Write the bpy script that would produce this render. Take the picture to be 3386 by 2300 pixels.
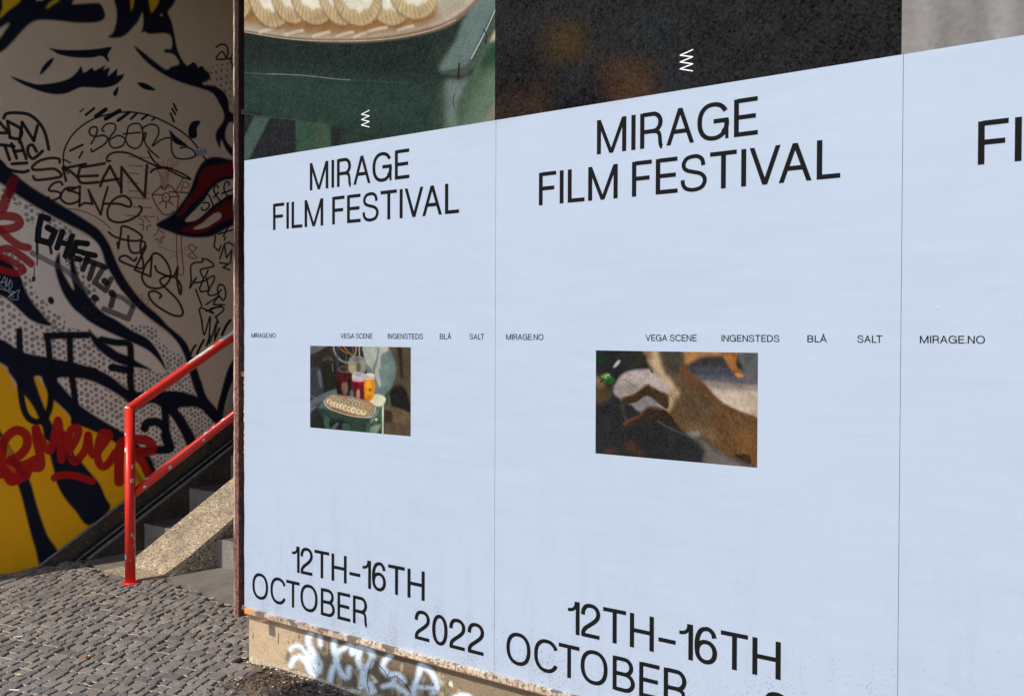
import bpy, bmesh, math, random
import numpy as np
from mathutils import Vector, Matrix
random.seed(7); RNG = np.random.default_rng(11)
for o in list(bpy.data.objects): bpy.data.objects.remove(o)
C = bpy.context.scene.collection
sc = bpy.context.scene

# ------------------------------------------------------------ camera, sky, sun, exposure
PW, PH = 3386.0, 2300.0
F, PITCH, ROLL, YAW = 3245.22668, -0.014432, 0.003567, -0.643133
CAM = np.array([3.669658, -2.856578, 1.5])
FW = np.array([math.sin(YAW)*math.cos(PITCH), math.cos(YAW)*math.cos(PITCH), math.sin(PITCH)])
_r = np.cross(FW, [0, 0, 1]); _r /= np.linalg.norm(_r); _u = np.cross(_r, FW)
RT = math.cos(ROLL)*_r + math.sin(ROLL)*_u
UP = -math.sin(ROLL)*_r + math.cos(ROLL)*_u
cam = bpy.data.cameras.new('camera'); co = bpy.data.objects.new('camera', cam); C.objects.link(co)
cam.sensor_fit = 'HORIZONTAL'; cam.sensor_width = 36.0; cam.lens = 36.0*F/PW
cam.clip_start = 0.05; cam.clip_end = 3000
m = Matrix(((RT[0], UP[0], -FW[0], CAM[0]), (RT[1], UP[1], -FW[1], CAM[1]), (RT[2], UP[2], -FW[2], CAM[2]), (0, 0, 0, 1)))
co.matrix_world = m
sc.camera = co

SUN_EL, SUN_AZ = math.radians(50), math.radians(9.0)     # rays run towards +Y, a little towards +X
w = bpy.data.worlds.new('World'); sc.world = w; w.use_nodes = True
nt = w.node_tree; bg = nt.nodes['Background']
sky = nt.nodes.new('ShaderNodeTexSky'); sky.sky_type = 'NISHITA'; sky.sun_disc = False
sky.sun_elevation = SUN_EL; sky.sun_rotation = math.pi + SUN_AZ
nt.links.new(sky.outputs[0], bg.inputs[0]); bg.inputs[1].default_value = 0.15
sd = Vector((math.sin(SUN_AZ)*math.cos(SUN_EL), math.cos(SUN_AZ)*math.cos(SUN_EL), -math.sin(SUN_EL)))
sl = bpy.data.lights.new('sun', 'SUN'); sl.energy = 3.5; sl.angle = math.radians(0.53); sl.color = (1.0, 0.93, 0.84)
so = bpy.data.objects.new('sun', sl); C.objects.link(so); so.rotation_euler = sd.to_track_quat('-Z', 'Y').to_euler()
so.location = (0, -6, 8)
sc.view_settings.view_transform = 'Standard'; sc.view_settings.look = 'None'
sc.view_settings.exposure = 0.45; sc.view_settings.gamma = 1.0
try: sc.view_settings.use_curve_mapping = False
except Exception: pass

# ------------------------------------------------------------ photo pixel -> point on a plane
def inv(x, y, ax, val):
    d = FW + RT*(x-PW/2)/F + UP*(PH/2-y)/F
    return CAM + d*((val-CAM[ax])/d[ax])
def proj(P):
    d = np.asarray(P, float)-CAM; z = d@FW
    return PW/2+F*(d@RT)/z, PH/2-F*(d@UP)/z

# ------------------------------------------------------------ helpers
def tag(o, label=None, cat=None, group=None, kind=None):
    if label: o['label'] = label
    if cat: o['category'] = cat
    if group: o['group'] = group
    if kind: o['kind'] = kind
    return o
def empty(name, loc=(0, 0, 0), rz=0):
    o = bpy.data.objects.new(name, None); C.objects.link(o); o.location = loc; o.rotation_euler = (0, 0, rz)
    o.empty_display_size = 0.1
    return o
def mesh_obj(name, V, Fc, mats, parent=None, smooth=False, uvs=None, mi=None):
    me = bpy.data.meshes.new(name); me.from_pydata([tuple(map(float, v)) for v in V], [], [tuple(map(int, f)) for f in Fc]); me.update()
    if not isinstance(mats, (list, tuple)): mats = [mats]
    for mm in mats: me.materials.append(mm)
    if mi is not None: me.polygons.foreach_set('material_index', mi)
    if smooth: me.polygons.foreach_set('use_smooth', [True]*len(me.polygons))
    if uvs is not None:
        l = me.uv_layers.new(name='UVMap'); l.data.foreach_set('uv', np.asarray(uvs, np.float32).ravel())
    o = bpy.data.objects.new(name, me); C.objects.link(o)
    if parent: o.parent = parent
    return o
def bm_obj(name, bm, mats, parent=None, smooth=False):
    me = bpy.data.meshes.new(name); bm.to_mesh(me); bm.free()
    if not isinstance(mats, (list, tuple)): mats = [mats]
    for mm in mats: me.materials.append(mm)
    if smooth:
        me.polygons.foreach_set('use_smooth', [True]*len(me.polygons))
    o = bpy.data.objects.new(name, me); C.objects.link(o)
    if parent: o.parent = parent
    return o
def add_box(bm, lo, hi, bev=0.0):
    r = bmesh.ops.create_cube(bm, size=1.0)
    vs = r['verts']; c = [(a+b)/2 for a, b in zip(lo, hi)]; s = [b-a for a, b in zip(lo, hi)]
    for v in vs: v.co = Vector((v.co.x*s[0]+c[0], v.co.y*s[1]+c[1], v.co.z*s[2]+c[2]))
    if bev > 0:
        es = list({e for v in vs for e in v.link_edges})
        bmesh.ops.bevel(bm, geom=es, offset=bev, segments=2, affect='EDGES', profile=0.6)
def box_obj(name, lo, hi, mat, parent=None, bev=0.0):
    bm = bmesh.new(); add_box(bm, lo, hi, bev); return bm_obj(name, bm, mat, parent)
def add_prism(bm, poly_yz, x0, x1, bev=0.0):
    a = [bm.verts.new((x0, y, z)) for y, z in poly_yz]; b = [bm.verts.new((x1, y, z)) for y, z in poly_yz]
    n = len(a); fs = [bm.faces.new(a[::-1]), bm.faces.new(b)]
    for i in range(n): fs.append(bm.faces.new((a[i], a[(i+1) % n], b[(i+1) % n], b[i])))
    bmesh.ops.recalc_face_normals(bm, faces=fs)
    if bev > 0:
        es = list({e for f in fs for e in f.edges})
        bmesh.ops.bevel(bm, geom=es, offset=bev, segments=2, affect='EDGES', profile=0.6)
def prism_obj(name, poly, x0, x1, mat, parent=None, bev=0.0):
    bm = bmesh.new(); add_prism(bm, poly, x0, x1, bev); return bm_obj(name, bm, mat, parent)
def add_tube(bm, pts, r, seg=28, caps=True, cut0=None, cut1=None):
    pts = [Vector(p) for p in pts]; rings = []
    for i, p in enumerate(pts):
        if i == 0: t = (pts[1]-p).normalized(); k = 1.0; t0 = t1 = t
        elif i == len(pts)-1: t = (p-pts[-2]).normalized(); t0 = t1 = t
        else:
            t0 = (p-pts[i-1]).normalized(); t1 = (pts[i+1]-p).normalized(); t = (t0+t1).normalized()
        xx = Vector((1, 0, 0)) if abs(t.x) < 0.9 else Vector((0, 1, 0))
        u = t0.cross(xx).normalized(); v = u.cross(t0).normalized()
        cut = cut0 if i == 0 else cut1 if i == len(pts)-1 else None
        if cut is not None: t = Vector(cut).normalized()
        ring = []
        for k in range(seg):
            a = 2*math.pi*k/seg; q = u*math.cos(a)*r+v*math.sin(a)*r
            if 0 < i < len(pts)-1 or cut is not None:      # slide along the incoming direction onto the mitre plane
                q = q - t0*(q.dot(t)/t0.dot(t))
            ring.append(bm.verts.new(p+q))
        rings.append(ring)
    for a, b in zip(rings[:-1], rings[1:]):
        for k in range(seg):
            f = bm.faces.new((a[k], a[(k+1) % seg], b[(k+1) % seg], b[k])); f.smooth = True
    if caps: bm.faces.new(rings[0][::-1]); bm.faces.new(rings[-1])
    bmesh.ops.recalc_face_normals(bm, faces=bm.faces[:])

# ------------------------------------------------------------ materials (nodes)
class NB:
    def __init__(s, name):
        s.m = bpy.data.materials.new(name); s.m.use_nodes = True; s.t = s.m.node_tree; s.b = s.t.nodes['Principled BSDF']
        s.tc = s.t.nodes.new('ShaderNodeTexCoord')
    def n(s, typ, **kw):
        nd = s.t.nodes.new(typ)
        for k, v in kw.items(): setattr(nd, k, v)
        return nd
    def l(s, a, b): s.t.links.new(a, b)
    def put(s, sock, v):
        if hasattr(v, 'links') or hasattr(v, 'is_linked'): s.l(v, sock)
        else: sock.default_value = v
    def noise(s, scale, detail=4, rough=0.55, dist=0.0, vec=None, out='Fac'):
        nd = s.n('ShaderNodeTexNoise'); nd.inputs['Scale'].default_value = scale; nd.inputs['Detail'].default_value = detail
        nd.inputs['Roughness'].default_value = rough; nd.inputs['Distortion'].default_value = dist
        s.l(vec if vec is not None else s.tc.outputs['Object'], nd.inputs['Vector']); return nd.outputs[out]
    def voro(s, scale, feature='F1', vec=None, out='Distance', rand=1.0):
        nd = s.n('ShaderNodeTexVoronoi', feature=feature); nd.inputs['Scale'].default_value = scale; nd.inputs['Randomness'].default_value = rand
        s.l(vec if vec is not None else s.tc.outputs['Object'], nd.inputs['Vector']); return nd.outputs[out]
    def mapv(s, scale=(1, 1, 1), rot=(0, 0, 0), loc=(0, 0, 0), vec=None):
        nd = s.n('ShaderNodeMapping'); nd.inputs['Scale'].default_value = scale; nd.inputs['Rotation'].default_value = rot; nd.inputs['Location'].default_value = loc
        s.l(vec if vec is not None else s.tc.outputs['Object'], nd.inputs['Vector']); return nd.outputs[0]
    def ramp(s, fac, stops, interp='LINEAR'):
        nd = s.n('ShaderNodeValToRGB'); cr = nd.color_ramp; cr.interpolation = interp
        while len(cr.elements) > 1: cr.elements.remove(cr.elements[-1])
        cr.elements[0].position = stops[0][0]; cr.elements[0].color = col4(stops[0][1])
        for p, c in stops[1:]:
            e = cr.elements.new(p); e.color = col4(c)
        s.l(fac, nd.inputs[0]); return nd.outputs[0]
    def mix(s, fac, a, b, mode='MIX'):
        nd = s.n('ShaderNodeMix', data_type='RGBA', blend_type=mode)
        s.put(nd.inputs[0], fac)
        for k, v in ((6, a), (7, b)):
            if hasattr(v, 'is_linked'): s.l(v, nd.inputs[k])
            else: nd.inputs[k].default_value = col4(v)
        return nd.outputs[2]
    def math(s, op, a, b=0.0, c=None, clamp=False):
        nd = s.n('ShaderNodeMath', operation=op, use_clamp=clamp)
        s.put(nd.inputs[0], a); s.put(nd.inputs[1], b)
        if c is not None: s.put(nd.inputs[2], c)
        return nd.outputs[0]
    def sep(s, vec=None):
        nd = s.n('ShaderNodeSeparateXYZ'); s.l(vec if vec is not None else s.tc.outputs['Object'], nd.inputs[0]); return nd.outputs
    def base(s, c, rough=0.8, spec=0.3, metal=0.0):
        if hasattr(c, 'is_linked'): s.l(c, s.b.inputs['Base Color'])
        else: s.b.inputs['Base Color'].default_value = col4(c)
        s.put(s.b.inputs['Roughness'], rough); s.b.inputs['Specular IOR Level'].default_value = spec; s.put(s.b.inputs['Metallic'], metal)
    def bump(s, h, strength=0.5, dist=0.01):
        nd = s.n('ShaderNodeBump'); nd.inputs['Strength'].default_value = strength; nd.inputs['Distance'].default_value = dist
        s.l(h, nd.inputs['Height']); s.l(nd.outputs[0], s.b.inputs['Normal'])
def col4(c):
    if isinstance(c, (int, float)): return (c, c, c, 1)
    return tuple(c) if len(c) == 4 else (*c, 1)
def lin(r, g, b):
    f = lambda v: (v/255/12.92) if v/255 <= 0.04045 else ((v/255+0.055)/1.055)**2.4
    return (f(r), f(g), f(b))

# ------------------------------------------------------------ painter: builds flat print and wall paint as pixels at run time
class Canvas:
    """A canvas on the plane axis=val. u runs along the wall, z up. Shapes are given in metres via the photo mapping."""
    def __init__(s, ax, val, u0, u1, z0, z1, ppm):
        s.ax, s.val, s.u0, s.u1, s.z0, s.z1 = ax, val, u0, u1, z0, z1
        s.w = int((u1-u0)*ppm); s.h = int((z1-z0)*ppm)
        s.ua = 1 if ax == 0 else 0
        u = u0+(np.arange(s.w)+0.5)/s.w*(u1-u0); z = z0+(np.arange(s.h)+0.5)/s.h*(z1-z0)
        U, Z = np.meshgrid(u, z); P = np.zeros(U.shape+(3,)); P[..., ax] = val; P[..., s.ua] = U; P[..., 2] = Z
        x, y = proj(P); s.X = x.astype(np.float32); s.Y = y.astype(np.float32)
        s.img = np.zeros((s.h, s.w, 3), np.float32)
        s.U, s.Z = U.astype(np.float32), Z.astype(np.float32)
    def tx(s, pts):
        out = []
        for x, y in pts:
            P = inv(x, y, s.ax, s.val); out.append(((P[s.ua]-s.u0)/(s.u1-s.u0)*s.w-0.5, (P[2]-s.z0)/(s.z1-s.z0)*s.h-0.5))
        return np.array(out)
    def win(s, q, pad):
        i0 = max(0, int(q[:, 0].min()-pad)); i1 = min(s.w, int(q[:, 0].max()+pad)+2)
        j0 = max(0, int(q[:, 1].min()-pad)); j1 = min(s.h, int(q[:, 1].max()+pad)+2)
        return i0, i1, j0, j1
    def comp(s, w4, a, col):
        i0, i1, j0, j1 = w4; a = a[..., None]
        if not isinstance(col, np.ndarray) or col.ndim == 1: col = np.asarray(col, np.float32)
        s.img[j0:j1, i0:i1] = s.img[j0:j1, i0:i1]*(1-a)+col*a
    def fillmask(s, q, soft):
        pad = soft*2+3; w4 = s.win(q, pad); i0, i1, j0, j1 = w4
        if i1 <= i0 or j1 <= j0: return None, None
        SS = 2; H, W = (j1-j0), (i1-i0); acc = np.zeros((H, W), np.float32)
        x1, y1 = q[:, 0], q[:, 1]; x2, y2 = np.roll(x1, -1), np.roll(y1, -1)
        for j in range(H*SS):
            yy = j0+(j+0.5)/SS-0.5
            c = (y1 <= yy) != (y2 <= yy)
            if not c.any(): continue
            xs = np.sort(x1[c]+(yy-y1[c])*(x2[c]-x1[c])/(y2[c]-y1[c]))-i0+0.5
            row = acc[j//SS]
            for a, b in zip(xs[0::2], xs[1::2]):
                a = min(max(a, 0), W); b = min(max(b, 0), W)
                if b <= a: continue
                ia, ib = int(a), int(b)
                if ia == ib: row[min(ia, W-1)] += (b-a)/SS
                else:
                    row[ia] += (ia+1-a)/SS; row[ia+1:ib] += 1.0/SS
                    if ib < W: row[ib] += (b-ib)/SS
        if soft > 0.4: acc = blur(acc, soft)
        return w4, np.clip(acc, 0, 1)
    def poly(s, pts, col, soft=1.2, op=1.0, smooth=4, noise=0.0):
        if smooth: pts = catmull(pts, True, smooth)
        w4, a = s.fillmask(s.tx(pts), soft)
        if a is not None: s.comp(w4, a*op, col)
    def stroke(s, pts, width, col, soft=1.0, op=1.0, smooth=5, w2=None, closed=False):
        """width in photo pixels, soft = edge softness in photo pixels"""
        if smooth and len(pts) > 2: pts = catmull(pts, closed, smooth)
        pts = np.array(pts, float); q = s.tx(pts); width = width*1.16
        n = len(pts); W = np.full(n, width/2.0) if w2 is None else np.linspace(width/2.0, w2/2.0, n)
        k = max(s.w/max(1.0, abs(s.X[s.h//2, -1]-s.X[s.h//2, 0])), s.h/max(1.0, abs(s.Y[-1, s.w//2]-s.Y[0, s.w//2])))*1.6
        pad = (W.max()+soft*2)*k+3; w4 = s.win(q, pad); i0, i1, j0, j1 = w4
        if i1 <= i0 or j1 <= j0: return
        best = np.full((j1-j0, i1-i0), 1e3, np.float32)
        for i in range(n-1):
            ww = s.win(q[i:i+2], pad); a0, a1, b0, b1 = ww
            if a1 <= a0 or b1 <= b0: continue
            X = s.X[b0:b1, a0:a1]; Y = s.Y[b0:b1, a0:a1]
            ax_, ay = pts[i]; dx, dy = pts[i+1]-pts[i]; L2 = dx*dx+dy*dy+1e-9
            t = np.clip(((X-ax_)*dx+(Y-ay)*dy)/L2, 0, 1)
            d = np.hypot(X-ax_-t*dx, Y-ay-t*dy)-(W[i]+(W[i+1]-W[i])*t)
            sub = best[b0-j0:b1-j0, a0-i0:a1-i0]; np.minimum(sub, d, out=sub)
        a = np.clip(0.5-best/(2*soft+0.6), 0, 1); a = a*a*(3-2*a)
        s.comp(w4, a*op, col)
    def dots(s, zone, pitch, rad, col, soft=1.0, ang=0.55, jit=0.2, op=0.75):
        """comic print dots: a zone in photo pixels, the dot grid itself laid out in metres on the wall"""
        q = s.tx(catmull(zone, True, 3)); w4, a = s.fillmask(q, 1.0)
        if a is None: return
        i0, i1, j0, j1 = w4; ppm = s.w/(s.u1-s.u0)
        ca, sa = math.cos(ang), math.sin(ang); U = s.U[j0:j1, i0:i1]; Z = s.Z[j0:j1, i0:i1]
        gu = (U*ca+Z*sa)/pitch; gz = (-U*sa+Z*ca)/(pitch*0.92); r = np.floor(gz); gu2 = gu+0.5*(r % 2)
        c = np.floor(gu2)
        h = lambda a_, b_, k_: np.modf(np.abs(np.sin(a_*12.9898+b_*78.233+k_*37.7)*43758.5453))[0]
        du = gu2-c-0.5+(h(c, r, 1)-0.5)*jit; dz = (gz-r-0.5)*0.92+(h(c, r, 2)-0.5)*jit
        rr = rad/pitch*(0.72+0.5*h(c, r, 3)); d = np.hypot(du, dz)-rr
        m_ = np.clip(0.5-d*pitch*ppm/2.0, 0, 1)
        s.comp(w4, m_*(a > 0.5)*op, col)
    def image(s, name):
        im = bpy.data.images.new(name, s.w, s.h, alpha=False, float_buffer=False)
        v = np.clip(s.img, 0, 1); v = np.where(v <= 0.0031308, v*12.92, 1.055*np.power(np.maximum(v, 1e-6), 1/2.4)-0.055)
        px = np.ones((s.h, s.w, 4), np.float32); px[..., :3] = v
        im.pixels.foreach_set(px.ravel()); im.update()
        try: im.pack()
        except Exception: pass
        return im
def blur(a, r):
    k = int(round(r))*2+1
    if k < 3: k = 3
    for _ in range(2):
        for ax in (0, 1):
            p = np.pad(a, [(k//2+1, k//2) if i == ax else (0, 0) for i in (0, 1)], mode='edge'); c = np.cumsum(p, ax, dtype=np.float64)
            n = a.shape[ax]
            a = ((np.take(c, range(k, k+n), ax)-np.take(c, range(0, n), ax))/k).astype(np.float32)
    return a
def catmull(p, closed, n):
    p = [tuple(q) for q in p]; N = len(p); out = []
    g = (lambda i: p[i % N]) if closed else (lambda i: p[min(max(i, 0), N-1)])
    for i in range(N if closed else N-1):
        p0, p1, p2, p3 = map(np.array, (g(i-1), g(i), g(i+1), g(i+2)))
        for k in range(n):
            t = k/n; out.append(0.5*((2*p1)+(-p0+p2)*t+(2*p0-5*p1+4*p2-p3)*t*t+(-p0+3*p1-3*p2+p3)*t**3)*1.0)
    if not closed: out.append(np.array(p[-1], float))
    return out
def vnoise(h, w, cell, seed, octaves=4):
    r = np.random.default_rng(seed); out = np.zeros((h, w), np.float32); amp = 1.0; tot = 0
    for o in range(octaves):
        c = max(1.5, cell/2**o); gh, gw = int(h/c)+3, int(w/c)+3; g = r.random((gh, gw)).astype(np.float32)
        y = np.arange(h)/c; x = np.arange(w)/c; yi = y.astype(int); xi = x.astype(int)
        fy = y-yi; fx = x-xi; fy = (fy*fy*(3-2*fy))[:, None].astype(np.float32); fx = (fx*fx*(3-2*fx))[None].astype(np.float32)
        a = g[yi][:, xi]; b = g[yi][:, xi+1]; c_ = g[yi+1][:, xi]; d = g[yi+1][:, xi+1]
        out += amp*((a*(1-fx)+b*fx)*(1-fy)+(c_*(1-fx)+d*fx)*fy); tot += amp; amp *= 0.55
    return out/tot
K = 0.35467                                     # zoom factor of the tracings below
def T(pts, oy=0, ox=0, k=K): return [(ox+x*k, oy+y*k) for x, y in pts]

# ------------------------------------------------------------ the painted mural (wall paint and marker tags)
XM = -2.53
def paint_mural():
    c = Canvas(0, XM, -1.2, 3.4, -0.05, 4.25, 400)
    BEI = np.array((0.67, 0.485, 0.335)); NAVY = (0.004, 0.005, 0.017); BLK = (0.004, 0.004, 0.008); YEL = (0.92, 0.42, 0.003)
    RED = (0.44, 0.006, 0.005); BRN = (0.028, 0.006, 0.003); DOT = (0.15, 0.145, 0.14)
    n1 = vnoise(c.h, c.w, 260, 1, 5); n2 = vnoise(c.h, c.w, 26, 2, 4)
    c.img[:] = BEI*(0.90+0.16*n1+0.10*n2)[..., None]
    t1 = lambda p: T(p, 0); t2 = lambda p: T(p, 500); t3 = lambda p: T(p, 1000); t4 = lambda p: T(p, 1400)
    t6 = lambda p: T(p, 560, 400, 0.17227)
    # yellow hair
    c.poly(t3([(-900, 420), (-60, 520), (0, 565), (90, 670), (170, 800), (330, 660), (400, 690), (470, 850), (600, 960), (740, 1110), (930, 1200), (1165, 1280),
               (1290, 1460), (1440, 1600), (1440, 1800), (400, 2560), (-900, 2900)]), YEL, 1.5)
    # lighter base of the dotted hair
    c.poly(t2([(-300, 300), (0, 310), (420, 590), (780, 780), (960, 900), (1080, 1200), (1400, 1579), (1720, 1850), (1830, 2250), (2100, 2500), (1830, 2680),
               (1440, 3000), (1165, 2640), (640, 2440), (300, 2040), (0, 1960), (-300, 1900)]), (0.88, 0.70, 0.56), 4, 0.95)
    for z in ([(0, 320), (200, 440), (450, 600), (700, 760), (690, 840), (560, 800), (480, 690), (330, 640), (290, 700), (200, 680), (230, 560), (100, 480), (0, 470)],
              [(600, 960), (720, 1080), (880, 1260), (930, 1400), (850, 1440), (760, 1240), (680, 1080), (590, 1060)],
              [(-60, 890), (130, 930), (250, 1100), (300, 1230), (340, 1330), (420, 1380), (480, 1500), (600, 1520), (600, 1650), (520, 1700), (430, 1640), (240, 1300), (220, 1160), (150, 1060), (-60, 960)]):
        c.dots(t2(z), 0.0405, 0.0136, DOT, jit=.28)
    for z in ([(-200, -200), (0, -60), (120, 40), (280, 180), (480, 225), (620, 235), (780, 260), (830, 330), (960, 470), (1180, 580), (1040, 620), (1000, 700), (900, 640), (640, 560), (450, 530), (200, 460), (-200, 300)],
              [(560, 705), (740, 705), (960, 790), (1150, 900), (1240, 950), (1165, 1220), (1000, 1120), (760, 960), (640, 840)],
              [(1180, 210), (1430, 230), (1480, 330), (1600, 460), (1700, 500), (1760, 660), (1810, 870), (1640, 840), (1300, 840), (1200, 810), (1060, 700), (1040, 660), (1250, 620), (1420, 640), (1560, 650), (1500, 470), (1380, 320), (1200, 270)],
              [(1240, 990), (1350, 950), (1480, 960), (1560, 1040), (1680, 1220), (1740, 1330), (1560, 1450), (1440, 1640), (1380, 1440), (1220, 1230)],
              [(1670, 985), (1850, 975), (2000, 1120), (1830, 1275), (1750, 1130)]):
        c.dots(t3(z), 0.0395 if z[0][0] < 600 else 0.0335, 0.0134 if z[0][0] < 600 else 0.0119, DOT, jit=.30)
    c.dots(t1([(1930, 640), (2220, 620), (2260, 1080), (2120, 920), (2040, 840), (1930, 800)]), 0.050, 0.0125, DOT, ang=0.4)
    # big navy bands of hair and face outline
    S = 1.6
    c.poly(t2([(-400, -60), (0, 85), (83, 165), (291, 330), (573, 500), (797, 640), (923, 730), (1010, 850), (1054, 950), (1100, 1060), (1190, 1220), (1330, 1400), (1480, 1530), (1560, 1620),
               (1680, 1720), (1740, 1790), (1780, 1880), (1830, 2010), (1880, 2150), (1930, 2290), (2030, 2410), (2160, 2590), (2100, 2640), (2000, 2520), (1900, 2420), (1840, 2290), (1800, 2180),
               (1760, 2050), (1720, 1910), (1660, 1790), (1560, 1680), (1400, 1560), (1260, 1440), (1120, 1280), (1040, 1150), (985, 1050), (947, 930), (899, 850), (797, 765), (602, 665), (379, 545), (146, 400), (0, 295), (-400, 60)]), NAVY, S)
    c.poly(t3([(-600, 120), (0, 335), (200, 455), (450, 510), (700, 560), (900, 620), (1040, 690), (1180, 800), (1290, 830), (1460, 825), (1640, 822), (1750, 845), (1850, 880), (1960, 980), (2080, 1130), (2000, 1120),
               (1900, 1010), (1820, 975), (1740, 975), (1660, 990), (1720, 1070), (1770, 1160), (1830, 1290), (1760, 1350), (1690, 1220), (1620, 1100), (1560, 1030), (1460, 950), (1380, 945), (1280, 1000), (1200, 935),
               (1100, 860), (980, 790), (860, 735), (740, 708), (540, 705), (600, 800), (720, 930), (850, 1030), (1000, 1120), (1165, 1220), (1300, 1330), (1400, 1440), (1450, 1570), (1400, 1600), (1330, 1450), (1200, 1370),
               (1080, 1310), (1000, 1250), (910, 1215), (780, 1160), (700, 1130), (640, 1040), (560, 960), (490, 900), (440, 830), (400, 740), (380, 692), (320, 690), (340, 770), (385, 900), (440, 1030), (490, 1150), (520, 1260),
               (420, 1280), (400, 1180), (360, 1080), (320, 990), (260, 900), (205, 840), (150, 745), (80, 650), (0, 560), (-600, 330)]), NAVY, S, smooth=3)
    c.poly(t4([(370, -60), (440, 120), (465, 290), (500, 430), (530, 560), (600, 690), (700, 810), (830, 950), (1025, 795), (985, 690), (930, 560), (830, 440), (740, 340), (620, 260), (540, 150), (500, 20)]), NAVY, S)
    c.poly(t4([(-80, 40), (60, 190), (130, 330), (160, 540), (200, 680), (245, 860), (285, 1020), (330, 1170), (385, 1330), (540, 1210), (450, 1050), (395, 910), (340, 740), (290, 560), (230, 430), (140, 290), (30, 110), (-80, -60)]), NAVY, S)
    c.poly(t2([(555, 940), (520, 1000), (510, 1080), (535, 1190), (585, 1320), (670, 1450), (760, 1530), (850, 1600), (1000, 1680), (1200, 1770), (1370, 1850), (1470, 1940), (1552, 2050), (1525, 1960), (1460, 1840), (1370, 1740),
               (1230, 1670), (1100, 1580), (960, 1500), (870, 1410), (800, 1310), (740, 1190), (705, 1080), (690, 1015), (655, 1010), (650, 1060), (665, 1180), (690, 1295), (640, 1220), (590, 1130), (565, 1050)]), NAVY, S)
    c.poly(t2([(-300, 740), (-50, 880), (0, 960), (100, 1040), (190, 1160), (235, 1280), (300, 1400), (380, 1500), (450, 1580), (497, 1620), (400, 1620), (280, 1570), (180, 1480), (90, 1400), (0, 1345), (-300, 1250)]), NAVY, S)
    c.poly(t3([(825, 243), (870, 290), (940, 350), (1030, 410), (1100, 460), (1200, 500), (1300, 560), (1424, 632), (1300, 610), (1180, 590), (1050, 540), (930, 450), (870, 380), (835, 310)]), NAVY, S)
    c.poly(t3([(2400, 150), (2170, 530), (2110, 660), (2060, 840), (2025, 1000), (2080, 1080), (2100, 950), (2190, 700), (2420, 400)]), NAVY, S)
    c.poly(t3([(2190, 720), (2110, 950), (2085, 1070), (2400, 900), (2400, 500)]), (0.16, 0.15, 0.16), 2, 0.6)
    # upper hair and face lines
    c.poly(t1([(-900, -400), (700, -400), (690, -20), (670, 36), (720, 38), (900, 30), (945, 48), (975, 110), (980, 160), (950, 195), (880, 213), (720, 215), (600, 202), (430, 188), (340, 195), (270, 230), (200, 300), (110, 400), (0, 495), (-300, 640), (-900, 800)]), NAVY, S, smooth=3)
    c.poly(t1([(35, -300), (300, -300), (200, -6), (100, 80), (0, 170), (-40, 190), (25, 80)]), (0.70, 0.40, 0.01), S, smooth=2)
    c.poly(t1([(700, -300), (570, -20), (500, 40), (425, 88), (460, 30), (530, -40), (560, -300)]), (0.55, 0.42, 0.01), S, smooth=2)
    c.poly(t1([(-120, 360), (-20, 280), (90, 212), (45, 290), (-20, 375), (-140, 470)]), BEI, S, smooth=2)
    c.poly(t1([(345, -60), (425, -60), (400, 8), (335, 10)]), BEI, 1, smooth=0)
    c.poly(t1([(1040, -400), (1060, -20), (1080, 60), (1088, 130), (1080, 220), (1050, 310), (1000, 350), (1100, 355), (1170, 330), (1230, 270), (1290, 200), (1330, 118), (1332, 250), (1313, 308), (1350, 298), (1400, 320), (1580, 320), (1600, 450),
               (1540, 458), (1535, 492), (1620, 510), (1672, 595), (1600, 620), (1550, 650), (1450, 580), (1350, 500), (1248, 425), (1300, 510), (1400, 610), (1550, 710), (1700, 775), (1850, 820), (1980, 870), (2040, 960), (2085, 1050),
               (2080, 1130), (2020, 1220), (2010, 1290), (2052, 1388), (2062, 1300), (2110, 1400), (2200, 1490), (2200, 1420), (2100, 1290), (2140, 1140), (2230, 1170), (2230, 1080), (2142, 1040), (2130, 940), (2080, 850), (1990, 800), (1880, 785),
               (1958, 740), (1950, 690), (1905, 640), (1880, 612), (1850, 630), (1820, 588), (1740, 612), (1660, 480), (1622, 300), (1600, 200), (1565, 115), (1620, 40), (1680, -120), (1700, -400)]), NAVY, S, smooth=3)
    for a, b in ((1930, 690), (1880, 640), (1800, 600)): c.stroke(t1([(a-70, b+60), (a, b)]), 11, NAVY, 1.2)
    c.poly(t1([(1200, -300), (1260, -300), (1250, -10), (1240, 60), (1220, 108), (1216, 20)]), (0.70, 0.42, 0.01), S, smooth=2)
    c.poly(t1([(1370, -300), (1600, -300), (1490, -10), (1460, 60), (1412, 124), (1395, 60), (1385, -10)]), (0.70, 0.42, 0.01), S, smooth=2)
    c.poly(t1([(1505, 125), (1522, 152), (1488, 152)]), (0.35, 0.33, 0.32), 1, smooth=0)
    c.poly(t1([(455, 448), (560, 465), (760, 467), (920, 455), (1042, 438), (1010, 500), (1005, 530), (1020, 572), (1000, 572), (950, 525), (850, 540), (700, 538), (560, 512), (500, 480)]), NAVY, 1.2, smooth=3)
    c.poly(t1([(500, 538), (484, 590), (430, 655), (372, 702), (388, 640), (440, 575)]), NAVY, 1.2)
    c.poly(t1([(88, 708), (200, 745), (330, 785), (420, 785), (550, 765), (650, 730), (720, 670), (758, 612), (780, 682), (860, 628), (880, 662), (985, 606), (960, 657), (1027, 628), (1003, 714), (1095, 638), (1090, 708), (1158, 688), (1130, 750),
               (1060, 800), (950, 822), (820, 815), (740, 818), (640, 865), (540, 882), (420, 866), (280, 818), (180, 772)]), NAVY, 1.2, smooth=2)
    c.poly(t1([(1282, 772), (1360, 778), (1452, 842), (1360, 838), (1300, 802)]), NAVY, 1.4)
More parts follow.
